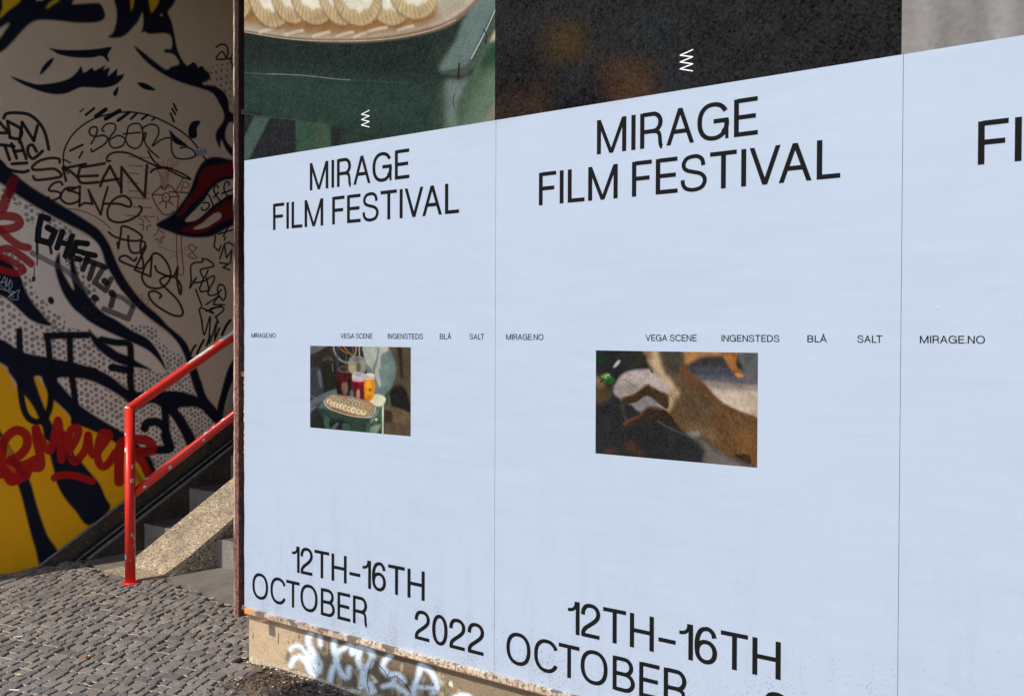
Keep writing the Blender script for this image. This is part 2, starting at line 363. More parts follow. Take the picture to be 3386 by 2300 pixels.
    c.poly(t1([(1102, 806), (1100, 860), (1075, 902), (1053, 868)]), NAVY, 1.4)
    c.poly(t1([(1870, 1138), (1840, 1125), (1790, 1138), (1756, 1200), (1762, 1270), (1800, 1295), (1838, 1270), (1835, 1200)]), NAVY, 1.3)
    for a, b, w_ in (((745, 1045), (780, 1015), 4), ((800, 1073), (878, 1010), 7), ((895, 1085), (985, 1022), 12), ((985, 1108), (1115, 1032), 12), ((1100, 1125), (1205, 1048), 9), ((1220, 1110), (1270, 1062), 7),
                     ((1325, 1112), (1378, 1070), 7), ((1415, 1122), (1448, 1100), 5), ((1618, 968), (1648, 1032), 6), ((1605, 1015), (1635, 1068), 6), ((1590, 1058), (1622, 1135), 6)):
        c.stroke(t1([a, b]), w_, NAVY, 1.2)
    c.poly(t1([(1578, 1210), (1640, 1270), (1745, 1352), (1730, 1368), (1640, 1342), (1598, 1290)]), NAVY, 1.2)
    # lips
    c.poly(t2([(1453, 685), (1600, 590), (1700, 470), (1770, 360), (1830, 200), (1900, 90), (2000, 52), (2170, 82), (2500, 160), (2500, 620), (2170, 695), (2000, 785), (1850, 806), (1700, 792), (1580, 750)]), NAVY, 1.6)
    DR = (0.16, 0.006, 0.006)
    c.poly(t6([(1530, 60), (1450, 330), (1300, 560), (1080, 880), (1190, 860), (1340, 680), (1560, 480), (1700, 330), (1870, 190), (2100, 120), (2900, 60), (2900, -200), (2100, -130), (1700, -60)]), DR, 2.0)
    c.poly(t6([(1150, 1165), (1400, 1050), (1600, 930), (1750, 800), (1900, 690), (2150, 570), (2900, 520), (2900, 860), (2150, 930), (1900, 1030), (1650, 1180), (1400, 1225)]), DR, 2.0)
    c.poly(t6([(2900, 160), (2150, 190), (1950, 222), (1780, 330), (1660, 480), (1600, 590), (1400, 800), (1225, 990), (1400, 992), (1560, 890), (1760, 700), (1950, 572), (2150, 470), (2900, 430)]), BEI, 1.3, smooth=3)
    c.poly(t6([(1385, 1135), (1560, 1030), (1680, 930), (1800, 842), (1890, 828), (1932, 880), (1900, 950), (1780, 1030), (1650, 1110), (1500, 1148)]), BEI, 1.3)
    # spray tags: dark letters low down
    SP = (0.003, 0.004, 0.009)
    for p, w_ in (([(180, 265), (185, 500), (188, 750), (212, 950), (262, 1070), (350, 1112), (430, 1060), (468, 950), (475, 750), (462, 500), (440, 310)], 17), ([(440, 312), (620, 305), (815, 302)], 18),
                  ([(650, 320), (660, 600), (698, 900), (690, 1120)], 17), ([(450, 655), (880, 640)], 19), ([(945, 345), (1080, 372), (1190, 380), (1218, 450), (1215, 700), (1232, 850)], 18), ([(1045, 605), (1210, 632)], 20),
                  ([(1350, 1170), (1372, 1122), (1460, 1112), (1530, 1160), (1560, 1260), (1575, 1360), (1450, 1372)], 22), ([(1540, 950), (1545, 1150)], 20), ([(1540, 1240), (1585, 1350)], 24)):
        c.stroke(t3(p), w_*1.12, SP, 4.2, 0.995)
    # red spray, upper left
    for p, w_ in (([(-60, 440), (20, 535), (62, 430), (118, 285)], 27), ([(-200, 700), (-20, 610), (80, 605), (160, 625), (182, 680), (100, 722), (-60, 730)], 25), ([(0, 735), (100, 825), (190, 882), (262, 898)], 22),
                  ([(-100, 960), (60, 905), (180, 962), (290, 1048)], 22), ([(-100, 940), (60, 1000), (190, 1075), (212, 1118), (110, 1132), (-60, 1080)], 20)):
        c.stroke(t2(p), w_, (0.36, 0.010, 0.010), 2.2, 0.93)
    c.stroke(t2([(130, 255), (95, 400)], ), 26, (0.10, 0.004, 0.006), 5, 0.75)
    # red spray word on yellow
    for p, w_ in (([(10, 470), (22, 230), (60, 130), (150, 62), (240, 100), (252, 200), (190, 290), (90, 345)], 25), ([(40, 430), (120, 505), (230, 470), (290, 410), (375, 400), (372, 280), (342, 150), (335, 50)], 25),
                  ([(90, 350), (200, 385), (330, 330)], 22), ([(335, 50), (400, 180), (460, 252), (502, 150), (540, -30), (560, 120), (572, 332)], 22), ([(590, 100), (622, 262), (690, 180), (732, 80), (715, 40), (660, 62), (640, 170), (655, 290), (700, 352), (790, 250), (822, 110)], 22),
                  ([(822, 110), (842, 240), (880, 292), (935, 230), (1012, 122), (1000, 90), (945, 100), (912, 230), (915, 340), (955, 400), (1012, 370), (1075, 270)], 22), ([(1110, 540), (1110, 350), (1130, 190), (1220, 152), (1350, 152), (1412, 195), (1400, 252), (1290, 268)], 27),
                  ([(1210, 270), (1320, 350), (1372, 450), (1440, 600)], 22), ([(505, 505), (560, 480), (700, 485), (860, 535)], 20), ([(60, 450), (110, 540), (250, 480)], 24)):
        c.stroke(t4(p), w_*1.05, RED, 2.4, 0.98)
    c.poly(t4([(0, 380), (160, 350), (240, 420), (200, 500), (90, 560), (20, 500)]), RED, 5, 0.8)
    for p in ([(20, 160), (90, 300), (170, 400), (220, 480)], [(740, 350), (620, 290)], [(1400, 240), (1300, 265)], [(1240, 420), (1330, 560)]):
        c.stroke(t4(p), 16, (0.20, 0.003, 0.006), 6, 0.6)
    c.stroke(t4([(505, 510), (500, 550)]), 2.5, RED, 0.8)
    # marker tags
    I = (0.005, 0.004, 0.006); w_ = 9.5
    for p in ([(35, 1102), (60, 1062), (150, 1052), (270, 1070), (360, 1140), (420, 1240), (455, 1392)], [(-40, 1100), (60, 1212)], [(-40, 1240), (72, 1240)], [(70, 1130), (80, 1200), (95, 1282)], [(70, 1132), (195, 1205), (180, 1292), (92, 1282)],
              [(182, 1325), (207, 1142)], [(207, 1142), (315, 1312)], [(315, 1312), (350, 1172)], [(-40, 1345), (130, 1365)], [(45, 1360), (90, 1490)], [(108, 1340), (155, 1475)], [(130, 1412), (205, 1405)], [(195, 1330), (245, 1480)],
              [(340, 1412), (302, 1352), (262, 1372), (266, 1440), (312, 1478), (396, 1410)], [(112, 1528), (250, 1520)], [(0, 1500), (70, 1575), (200, 1605), (265, 1592)]):
        c.stroke(t1(p), w_, I, 0.7, 0.97, smooth=5 if len(p) > 3 else 0)
    for p, w_ in (([(640, 1560+60), (598, 1560), (590, 1450), (620, 1350), (700, 1230), (850, 1120), (1000, 1070), (1200, 1045), (1400, 1080), (1600, 1170), (1780, 1300), (1920, 1490)], 5), ([(600, 1490), (655, 1518)], 5),
                  ([(850, 1340), (880, 1290), (905, 1230), (900, 1190), (860, 1185), (832, 1220), (850, 1262), (900, 1272), (960, 1262), (1003, 1290), (980, 1340), (900, 1392), (860, 1415), (850, 1390)], 5.5),
                  ([(970, 1225), (950, 1205), (1000, 1155), (1070, 1160), (1070, 1220), (1020, 1290), (1030, 1360), (1080, 1380), (1150, 1350), (1180, 1260), (1200, 1180), (1270, 1150), (1320, 1180), (1332, 1260), (1320, 1340), (1270, 1385), (1200, 1360), (1160, 1290), (1100, 1265), (1030, 1300)], 5),
                  ([(1150, 1250), (1310, 1235)], 5), ([(1320, 1200), (1400, 1160), (1470, 1182), (1475, 1260), (1420, 1362), (1500, 1305), (1590, 1290), (1600, 1400), (1640, 1470), (1740, 1482), (1822, 1452), (1800, 1402), (1740, 1372), (1680, 1382)], 5),
                  ([(1350, 1300), (1362, 1240), (1340, 1262), (1352, 1330), (1400, 1400), (1480, 1470)], 5), ([(655, 1405), (770, 1350)], 7), ([(770, 1415), (738, 1472)], 6),
                  ([(1030, 1500), (995, 1500), (1010, 1450), (1080, 1420), (1200, 1430), (1350, 1500), (1490, 1560), (1600, 1570)], 6)):
        c.stroke(t1(p), w_, I, 0.7, 0.95)
    for p, w_ in (([(1480, 150), (1600, 170), (1720, 220), (1776, 262), (1700, 240), (1560, 170), (1450, 110), (1380, 0)], 5.5), ([(1405, 195), (1450, 165), (1560, 150)], 7)): c.stroke(t2(p), w_, I, 0.7, 0.95)
    w_ = 8.2
    for p in ([(555, 105), (550, 72), (470, 65), (370, 90), (305, 140), (312, 172), (400, 172), (500, 165), (560, 200), (568, 235), (500, 252), (400, 265), (330, 266), (310, 235)], [(588, 150), (615, 275)], [(585, 162), (800, 120)], [(600, 150), (660, 190), (728, 250)],
              [(755, 130), (728, 230), (745, 285), (790, 298), (920, 290)], [(742, 235), (910, 228)], [(765, 150), (975, 115)], [(935, 325), (962, 250), (1025, 140)], [(1025, 140), (1128, 335)], [(950, 280), (1110, 260)], [(1130, 385), (1133, 150), (1350, 428), (1370, 130)]):
        c.stroke(t2(p), w_, BRN, 0.7, 0.95, smooth=5 if len(p) > 4 else 0)
    w_ = 7
    for p in ([(582, 312), (560, 286), (500, 300), (457, 350), (470, 370), (530, 376), (572, 402), (540, 440), (470, 462), (450, 430)], [(700, 340), (620, 345), (570, 400), (572, 450), (622, 487), (680, 487), (742, 460)], [(620, 352), (745, 400)], [(640, 372), (745, 325), (740, 512)],
              [(740, 510), (790, 482), (862, 492)], [(862, 492), (825, 360), (940, 592), (962, 480), (1005, 335)], [(972, 490), (1100, 490), (1208, 518), (1216, 462), (1150, 416), (1062, 450), (1006, 540), (1012, 622), (1080, 662), (1180, 652), (1280, 602), (1322, 542), (1302, 512)]):
        c.stroke(t2(p), w_, BRN, 0.7, 0.95, smooth=5 if len(p) > 5 else 0)
    c.stroke(t2([(620, 540), (720, 545), (850, 590), (950, 650), (1030, 722)]), 3.2, (0.12, 0.05, 0.02), 0.8, 0.8)
    w_ = 6.5
    for p in ([(1102, 905), (1125, 780), (1140, 700), (1240, 730), (1322, 790), (1300, 832), (1200, 832), (1080, 802), (1012, 755)], [(1102, 905), (1095, 850)], [(1195, 790), (1200, 880), (1230, 942), (1300, 942), (1352, 880), (1342, 842), (1312, 852), (1312, 930), (1332, 1020), (1330, 1088), (1260, 1080), (1122, 1022), (1125, 985), (1180, 975), (1250, 1022), (1272, 992)],
              [(1362, 890), (1255, 1105), (1402, 1168), (1415, 992)], [(1415, 992), (1370, 1040), (1330, 1130), (1330, 1200), (1380, 1262), (1480, 1278), (1560, 1230), (1592, 1150), (1562, 1050), (1500, 972), (1440, 950), (1405, 990)], [(1445, 1070), (1470, 1122), (1560, 1162), (1620, 1162), (1658, 1080)], [(1658, 1080), (1650, 1200), (1680, 1332), (1688, 1260), (1640, 1182), (1560, 1162)],
              [(1560, 1162), (1500, 1190), (1500, 1230), (1560, 1290), (1650, 1380), (1702, 1480), (1690, 1532), (1600, 1522), (1450, 1432), (1388, 1350), (1400, 1310), (1450, 1305), (1502, 1340), (1488, 1368)]):
        c.stroke(t2(p), w_, BRN, 0.7, 0.95, smooth=5 if len(p) > 4 else 0)
    w_ = 5
    for p in ([(1770, 1275), (1782, 1200), (1778, 1080), (1810, 1040), (1890, 1030), (1885, 1000), (1950, 1020), (1992, 1070), (1880, 1100), (1872, 1130), (1900, 1180), (1932, 1130), (1938, 1110)], [(1770, 1275), (1832, 1180), (1800, 1225), (1900, 1210), (1988, 1160), (1992, 1210), (1942, 1300), (1952, 1342), (2020, 1332), (2062, 1290)],
              [(1900, 1180), (1860, 1280), (1870, 1310), (1950, 1300), (1925, 1180)], [(2050, 1240), (2090, 1262), (2106, 1340), (2080, 1388), (2040, 1340), (2028, 1280), (2050, 1240)], [(1825, 1290), (1882, 1440)], [(1920, 1430), (2040, 1350), (2000, 1400), (1990, 1430), (2092, 1430)],
              [(1885, 1590), (1865, 1460), (1990, 1512), (1960, 1470), (2060, 1450), (2084, 1480), (2010, 1545)], [(1920, 1490), (2060, 1440)], [(1880, 1580), (1905, 1710), (1960, 1540), (1950, 1790), (2020, 1590), (2000, 1730)], [(2010, 1540), (2040, 1600)],
              [(2010, 790), (1995, 890), (2040, 930), (2060, 882)], [(2050, 1002), (2092, 870), (2112, 992), (2162, 920), (2148, 1045)], [(2040, 772), (2172, 732)], [(2082, 792), (2130, 700)], [(2100, 800), (2092, 830)], [(2050, 1040), (2130, 1050), (2080, 1082), (2142, 1105)], [(2100, 860), (2140, 850), (2190, 890)]):
        c.stroke(t2(p), w_, I, 0.6, 0.95, smooth=5 if len(p) > 5 else 0)
    for p in ([(1545, 735), (1565, 785), (1640, 770), (1695, 700), (1670, 642), (1580, 645)], [(1650, 480), (1700, 520), (1775, 705)], [(1870, 362), (1842, 308), (1782, 360), (1802, 462), (1905, 605)], [(1780, 542), (1870, 440)], [(2072, 305), (2065, 240), (2010, 250), (1978, 330), (1992, 430), (2055, 525)], [(1935, 465), (2160, 380)]):
        c.stroke(t6(p), 5, I, 0.6, 0.95)
    for p in ([(2015, 442), (2060, 415), (2112, 430), (2125, 500), (2110, 542)], [(2110, 542), (2070, 482), (2018, 540), (2040, 556), (2160, 545)], [(2172, 500), (2150, 560), (2175, 620)]): c.stroke(t1(p), 5, BRN, 0.6, 0.95)
    # red marker drawings
    RM = (0.30, 0.015, 0.015)
    for p, w_ in (([(770, 320), (600, 480)], 5), ([(600, 480), (640, 620), (740, 785), (820, 862), (940, 862), (1012, 800)], 4.5), ([(770, 320), (830, 390), (930, 300), (1112, 522)], 5), ([(1112, 522), (1082, 740)], 4.5), ([(600, 485), (800, 490)], 4.5), ([(940, 520), (1100, 530)], 4.5),
                  ([(870, 450), (930, 490), (932, 580), (870, 625), (805, 580), (805, 490), (870, 450)], 4.5), ([(800, 612), (740, 655)], 4.5), ([(870, 640), (860, 742)], 4.5), ([(930, 622), (1000, 678)], 4.5), ([(1190, 170), (1060, 405)], 4), ([(860, 530), (864, 540)], 5), ([(930, 430), (1280, 450)], 5)):
        c.stroke(t6(p), w_, RM if w_ != 5 or p[0][0] != 930 or p[-1][0] != 1280 else (0.05, 0.04, 0.04), 0.7, 0.85)
    for k in range(9):
        x1 = 1330+k*48; c.stroke(t2([(1505+k*9, 350), (1470+k*14, 260-20*abs(4-k)), (x1, 170-24*k if k < 5 else 60+8*(k-5))]), 1.8, RM, 0.7, 0.6)
    for k in range(7): c.stroke(t2([(1530-k*5, 300-k*30), (1580+k*6, 240-k*30), (1620+k*8, 290-k*28)]), 1.6, RM, 0.7, 0.5)
    for a, b in (((1200, 50), (1400, 62)), ((1205, 135), (1330, 142)), ((1205, 203), (1290, 212)), ((1190, 287), (1290, 300)), ((1200, 366), (1380, 385)), ((1210, 432), (1390, 445)), ((1230, 517), (1410, 528)), ((1170, 598), (1440, 612))): c.stroke(t2([a, b]), 3.5, RM, 0.9, 0.7)
    for p in ([(1645, 760), (1650, 1000), (1662, 1100)], [(1688, 790), (1700, 1000), (1712, 1120), (1690, 1160), (1655, 1132)], [(1830, 905), (1790, 870), (1760, 890), (1800, 950), (1835, 990), (1800, 1000), (1762, 970), (1810, 930), (1835, 895)], [(1690, 370), (1712, 288), (1765, 310), (1740, 342), (1700, 330)],
              [(1295, 625), (1330, 640), (1335, 690)], [(1300, 680), (1340, 700), (1330, 740)], [(1370, 740), (1375, 700), (1410, 690)], [(1350, 600), (1370, 640), (1400, 660)], [(1440, 825), (1475, 820), (1480, 855)], [(1500, 850), (1505, 805), (1535, 798)], [(1465, 610), (1470, 640)], [(1430, 790), (1465, 760), (1470, 720)], [(1485, 720), (1500, 750), (1525, 760)]):
        c.stroke(t2(p), 3.6, RM, 0.8, 0.8)
    for p in ([(1535, 740), (1510, 850), (1485, 885), (1660, 945), (1672, 905)], [(1580, 995), (1620, 975), (1660, 990)], [(1760, 905), (1730, 930), (1720, 900), (1745, 885)], [(1690, 950), (1730, 960), (1780, 1010)]): c.stroke(t2(p), 1.3, (0.06, 0.05, 0.05), 0.5, 0.8)
    # the fat dripping word
    G = (0.012, 0.011, 0.014)
    for p, w_, op in (([(450, 628), (385, 608), (360, 720), (352, 830)], 17, 1), ([(352, 825), (460, 855)], 17, 1), ([(465, 860), (512, 750), (445, 712)], 17, 1), ([(582, 752), (532, 900)], 16, 1), ([(672, 792), (610, 975)], 16, 1), ([(570, 850), (650, 872)], 15, 1),
                      ([(812, 862), (712, 850), (662, 990), (745, 1008)], 16, 1), ([(700, 925), (765, 940)], 14, 1), ([(775, 948), (885, 972)], 15, 1), ([(832, 962), (772, 1100)], 15, .97), ([(800, 1010), (985, 1082)], 15, .95), ([(872, 1062), (835, 1182)], 15, .93),
                      ([(965, 1085), (882, 1222), (985, 1298), (1035, 1190)], 14, .88), ([(975, 1208), (990, 1225)], 17, .97), ([(1040, 1320), (1050, 1330)], 18, .95), ([(880, 1365), (890, 1372)], 18, .97), ([(1060, 1345), (1035, 1440)], 15, .9), ([(970, 1470), (1195, 1560), (1240, 1455)], 15, .78), ([(1050, 1335), (1140, 1365), (1240, 1440)], 13, .72)):
        c.stroke(t2(p), w_*1.08, G, 0.9, min(op,.985) if op<1 else 1.0, smooth=0)
    for p, w_ in (([(345, 850), (348, 960)], 8), ([(350, 990), (345, 1060)], 4), ([(321, 1080), (318, 1180)], 3), ([(315, 1180), (312, 1200)], 10), ([(465, 870), (478, 950)], 9), ([(612, 980), (616, 1040)], 2.5), ([(640, 1000), (645, 1055)], 2.5), ([(745, 1010), (748, 1075)], 2.5)): c.stroke(t2(p), w_, G, 0.9, 0.95, smooth=0)
    c.stroke(t2([(300, 948), (500, 1050), (640, 1130), (820, 1315)]), 15, (0.075, 0.065, 0.08), 1.0, 0.72)
    c.poly(t2([(450, 1365), (480, 1355), (505, 1385), (500, 1415), (475, 1428), (448, 1400)]), (0.02, 0.016, 0.008), 0.8)
    # white marker tag
    for p in ([(-30, 1150), (0, 1165), (-10, 1200), (15, 1230)], [(10, 1240), (45, 1165), (50, 1260)], [(15, 1215), (55, 1225)], [(70, 1180), (60, 1262), (100, 1190)], [(80, 1290), (95, 1205), (115, 1250), (90, 1300), (150, 1310)], [(110, 1340), (180, 1290), (165, 1340), (170, 1375), (130, 1385), (90, 1360), (130, 1320)], [(-10, 1248), (60, 1290), (128, 1362)], [(0, 1280), (60, 1300)], [(75, 1360), (125, 1310)]):
        c.stroke(t2(p), 1.8, (0.55, 0.56, 0.6), 0.5, 0.9)
    for p in ([(1110, 1200), (1130, 1300), (1125, 1240), (1160, 1230), (1180, 1320)], [(1200, 1290), (1215, 1370), (1250, 1300)], [(1260, 1360), (1330, 1340), (1290, 1450)], [(1300, 1410), (1380, 1380), (1350, 1490), (1400, 1500)], [(750, 1450), (840, 1480), (770, 1510), (800, 1400)], [(830, 1440), (850, 1520), (890, 1450)], [(900, 1480), (880, 1579), (960, 1530)], [(920, 1560), (1010, 1600), (1040, 1660)]):
        c.stroke(t2(p), 1.5, (0.07, 0.03, 0.02), 0.5, 0.8)
    for p, w_ in (([(2148, 165), (2110, 215), (2070, 300)], 8), ([(1900, 350), (1868, 410), (1838, 475)], 7), ([(1825, 395), (1800, 430), (1778, 480)], 6), ([(2045, 240), (2000, 350)], 6), ([(1960, 310), (1925, 400)], 6)): c.stroke(t3(p), w_, NAVY, 1.3)
    # sun-free weathering with its own shape: scuffs and dirt at the foot
    foot = np.clip((0.30-c.Z+0.55*np.clip(c.U-0.36, 0, 9))/0.25, 0, 1)*0.16*n2
    c.img *= (1-foot)[..., None]
    g = np.random.default_rng(3).normal(0, 0.035, c.img.shape[:2]).astype(np.float32)
    c.img *= (1+g)[..., None]
    return c
mural_canvas = paint_mural()
# ------------------------------------------------------------ printed pictures on the posters
def grain(c, amt, seed):
    g = np.random.default_rng(seed).normal(0, 1, c.img.shape[:2]).astype(np.float32)
    c.img *= 0.60
    c.img += (blur(g, 1)*amt*2.0)[..., None]*(0.02+c.img)**0.6
    c.img[:] = np.clip(c.img, 0, 1)
def wave(c, px, py, pts):  # helper: no-op placeholder for readability of calls
    return pts
def paint_biscuit_print():
    c = Canvas(1, 0.0, 0.0, 1.4435, 2.284, 3.46, 560); t = lambda p: T(p, 0, 760, 0.4045)
    L = lin
    c.img[:] = L(34, 58, 50); n = vnoise(c.h, c.w, 160, 5, 4)
    c.img *= (0.75+0.5*n)[..., None]
    c.poly(t([(100, 300), (900, 380), (1800, 330), (1900, 560), (1500, 640), (600, 520), (100, 470)]), L(36, 44, 42), 26, 0.9)
    c.poly(t([(100, 560), (600, 590), (1200, 640), (1700, 700), (1740, 1060), (900, 1060), (100, 900)]), L(42, 74, 62), 20, 0.8)
    c.poly(t([(1840, 330), (1900, 180), (2060, -60), (2260, -200), (2260, 60), (2167, 90), (2000, 420), (1940, 540), (1800, 575), (1700, 560)]), L(106, 134, 126), 5)
    c.poly(t([(1690, 560), (1800, 380), (1880, 230), (1760, 330), (1640, 480)]), L(52, 66, 50), 12, 0.8)
    c.poly(t([(2100, 330), (2260, 60), (2260, 1100), (1860, 1100), (1858, 860), (1960, 640)]), L(74, 112, 76), 4)
    c.poly(t([(2060, 430), (2167, 350), (2167, 540), (2010, 545)]), L(30, 84, 58), 8, 0.9)
    c.poly(t([(2150, 560), (2200, 560), (2200, 800), (2080, 990), (1900, 1030)]), L(120, 150, 118), 14, 0.6)
    c.poly(t([(2110, 330), (2167, 220), (2200, 300), (2150, 330)]), L(216, 196, 160), 4)
    c.poly(t([(2180, 830), (2060, 1000), (2180, 990)]), L(128, 128, 112), 4)
    c.poly(t([(1740, 600), (1860, 620), (1990, 560), (2167, 240), (2190, 70), (2100, 250), (1985, 480), (1900, 560), (1740, 590)]), L(76, 88, 76), 3)
    c.poly(t([(1740, 690), (1870, 655), (1985, 600), (2130, 330), (1960, 640), (1860, 860), (1862, 1100), (1740, 1100)]), L(108, 128, 118), 5)
    c.poly(t([(1700, 680), (1760, 690), (1760, 1100), (1680, 1100)]), L(62, 78, 62), 10, 0.9)
    c.stroke(t([(2167, 80), (2080, 270), (1970, 480)]), 2.4, L(206, 222, 212), 1.0, 0.9)
    c.stroke(t([(2070, 245), (2092, 290), (2082, 360)]), 3, L(30, 40, 34), 0.8); c.stroke(t([(1872, 520), (1862, 650)]), 5, L(52, 32, 26), 1.0); c.stroke(t([(1835, 770), (1822, 820), (1830, 885)]), 2.2, L(40, 40, 34), 0.8)
    for k in range(5): c.stroke(t([(1830, 352+k*36), (1990, 366+k*30), (2040, 350+k*20)]), 1.2, L(70, 96, 92), 0.8, 0.5)
    c.poly(t([(80, 925), (330, 958), (830, 1030), (1100, 1090), (1240, 1100), (830, 1260), (80, 1400)]), L(40, 40, 44), 1.5, smooth=2)
    c.poly(t([(200, 950), (330, 962), (240, 1140), (150, 1312), (90, 1330), (90, 1180)]), L(66, 100, 86), 2, smooth=0)
    c.poly(t([(535, 985), (822, 1028), (832, 1220), (540, 1260)]), L(46, 92, 66), 2, smooth=0)
    c.poly(t([(700, 1010), (790, 1025), (790, 1230), (720, 1240)]), L(74, 100, 62), 6, 0.7)
    c.poly(t([(960, 1060), (1300, 1060), (1500, 1090), (1300, 1150), (940, 1220)]), L(44, 66, 56), 8, 0.9)
    c.stroke(t([(310, 605), (600, 617), (850, 645), (980, 655)]), 2.2, L(150, 142, 124), 0.9, 0.8); c.stroke(t([(118, 596), (310, 607)]), 1.6, L(96, 124, 110), 1, 0.7); c.stroke(t([(980, 655), (1450, 680)]), 1.3, L(80, 108, 92), 1, 0.6)
    c.stroke(t([(118, 930), (560, 985), (830, 1035)]), 2, L(70, 98, 84), 1, 0.7)
    # plate
    c.poly(t([(-200, 190), (118, 255), (500, 320), (900, 350), (1300, 330), (1700, 250), (1900, 140), (2040, 0), (2150, -200), (2150, -900), (-200, -900)]), L(132, 112, 92), 2)
    c.poly(t([(-200, 170), (118, 245), (500, 300), (900, 318), (1300, 292), (1690, 205), (1880, 110), (2010, -20), (2100, -200), (2100, -900), (-200, -900)]), L(196, 178, 160), 1.6)
    c.poly(t([(-200, 150), (118, 225), (500, 285), (900, 305), (1300, 280), (1650, 200), (1830, 110), (1960, -30), (2060, -200), (2060, -900), (-200, -900)]), L(176, 166, 142), 3)
    c.stroke(t([(118, 262), (500, 322), (900, 338), (1300, 318), (1640, 250), (1840, 165)]), 2.2, L(226, 196, 176), 1.2, 0.8)
    c.poly(t([(-200, 60), (118, 180), (500, 262), (900, 292), (1280, 268), (1600, 205), (1700, 90), (1500, 0), (-200, -100)]), L(150, 104, 60), 10, 0.95)
    for x, y, a in ((300, 250, .9), (520, 270, 1), (740, 285, 1), (930, 285, 1), (1200, 245, 1.1), (1060, 290, .7), (1430, 235, .9)):
        c.stroke(t([(x-60*a, y+14), (x, y-4), (x+70*a, y-20)]), 9, L(214, 196, 176), 3, 0.75)
    # ridged ring biscuits, back to front
    BI = [(-150, -150, 170, 300), (20, -90, 170, 280), (330, -60, 190, 300), (500, -50, 170, 255), (680, -45, 190, 260), (900, -40, 180, 260), (1300, -30, 200, 250), (1040, -20, 200, 245), (1500, -50, 200, 220)]
    for (x, y, rx, ry) in BI:
        el = lambda k, kx=1.0, oy=0: [(x+rx*k*kx*math.cos(a)+0.10*ry*k*math.sin(a), y+oy+ry*k*math.sin(a)) for a in np.linspace(0, 2*math.pi, 22, endpoint=False)]
        c.poly(t(el(1.0)), L(120, 90, 56), 3, 0.9)
        c.poly(t(el(0.965, oy=-6)), L(202, 180, 138), 2)
        for a in np.linspace(0.1, math.pi-0.1, 15):
            p0 = (x+rx*0.98*math.cos(a)+0.1*ry*math.sin(a), y-4+ry*0.96*math.sin(a)); p1 = (x+rx*0.72*math.cos(a), y-30+ry*0.62*math.sin(a))
            c.stroke(t([p0, p1]), 3.0, L(150, 120, 78), 2.4, 0.5); c.stroke(t([(p0[0]+12, p0[1]), (p1[0]+9, p1[1])]), 2.2, L(222, 202, 162), 2.0, 0.4)
        c.poly(t([(x+rx*0.75*math.cos(a)+.1*ry*math.sin(a), y+ry*0.86*math.sin(a)+6) for a in np.linspace(.5, math.pi-.3, 9)]+[(x-rx*.5, y+ry*.55), (x, y+ry*.68), (x+rx*.5, y+ry*.5)]), L(150, 118, 76), 9, 0.55)
        c.poly(t([(x+rx*(.70+.035*math.sin(11*a))*math.cos(a)+.07*ry*math.sin(a), y-60+ry*(.70+.05*math.sin(11*a+x))*math.sin(a)) for a in np.linspace(0, 2*math.pi, 50, endpoint=False)]), L(238, 230, 208), 2.5, 0.96, 2)
        c.poly(t(el(0.36, 1.0, -70)), L(156, 112, 42), 2.5)
    c.poly(t([(1640, -300), (1900, -300), (1850, 0), (1720, 100), (1680, 40)]), L(186, 178, 156), 8, 0.7)
    lum = c.img.mean(2, keepdims=True); gm = np.clip((c.img[..., 1:2]/(c.img[..., 0:1]+.004)-1.15)/.5, 0, 1); c.img = c.img*(1-.38*gm)+lum*.38*gm; c.img *= 1-.12*gm
    mot = vnoise(c.h, c.w, 22, 71, 4); c.img *= (.80+.40*mot)[..., None]
    grain(c, 0.055, 8)
    return c
def zigzag(c, pts, w_): c.stroke(pts, w_, lin(238, 236, 228), 0.6, 1, smooth=0)
def paint_dark_print():
    c = Canvas(1, 0.0, 1.4519, 2.8905, 2.284, 3.46, 560); t = lambda p: T(p, 0, 1500, 0.8115); L = lin
    c.img[:] = L(37, 37, 37); n = vnoise(c.h, c.w, 90, 9, 5); c.img *= (0.65+0.75*n)[..., None]
    for x, y, r, col, op in ((470, 170, 62, (96, 72, 40), .75), (440, 150, 90, (60, 48, 32), .6), (700, 340, 120, (78, 54, 38), .6), (740, 350, 70, (84, 58, 40), .5), (350, 420, 90, (70, 48, 32), .5), (520, 400, 110, (24, 24, 26), .8), (500, 345, 40, (60, 60, 66), .7), (220, 440, 60, (62, 42, 26), .5), (830, 110, 120, (44, 50, 52), .4), (930, 300, 60, (44, 52, 60), .4)):
        c.poly(t([(x+r*math.cos(a)*(1+0.25*math.sin(3*a+x)), y+r*0.9*math.sin(a)) for a in np.linspace(0, 6.28, 12, endpoint=False)]), L(*col), 22, op)
    grain(c, 0.06, 10)
    n2 = vnoise(c.h, c.w, 14, 12, 3); c.img += (0.006*(n2-0.5))[..., None]; c.img[:] = np.clip(c.img, 0, 1)
    return c
def paint_fabric_print():
    c = Canvas(1, 0.0, 2.8922, 4.332, 2.284, 3.46, 300); L = lin
    u = (c.U-2.89)
    base = 0.5+0.5*np.sin(u*31+0.6*np.sin(u*17+1.0)); b2 = 0.5+0.5*np.sin(u*67+c.Z*1.5)
    n = vnoise(c.h, c.w, 40, 21, 4)
    c.img[:] = np.array(L(158, 153, 148))*(0.72+0.25*base+0.16*b2+0.22*(n-0.5))[..., None]
    grain(c, 0.04, 13)
    return c
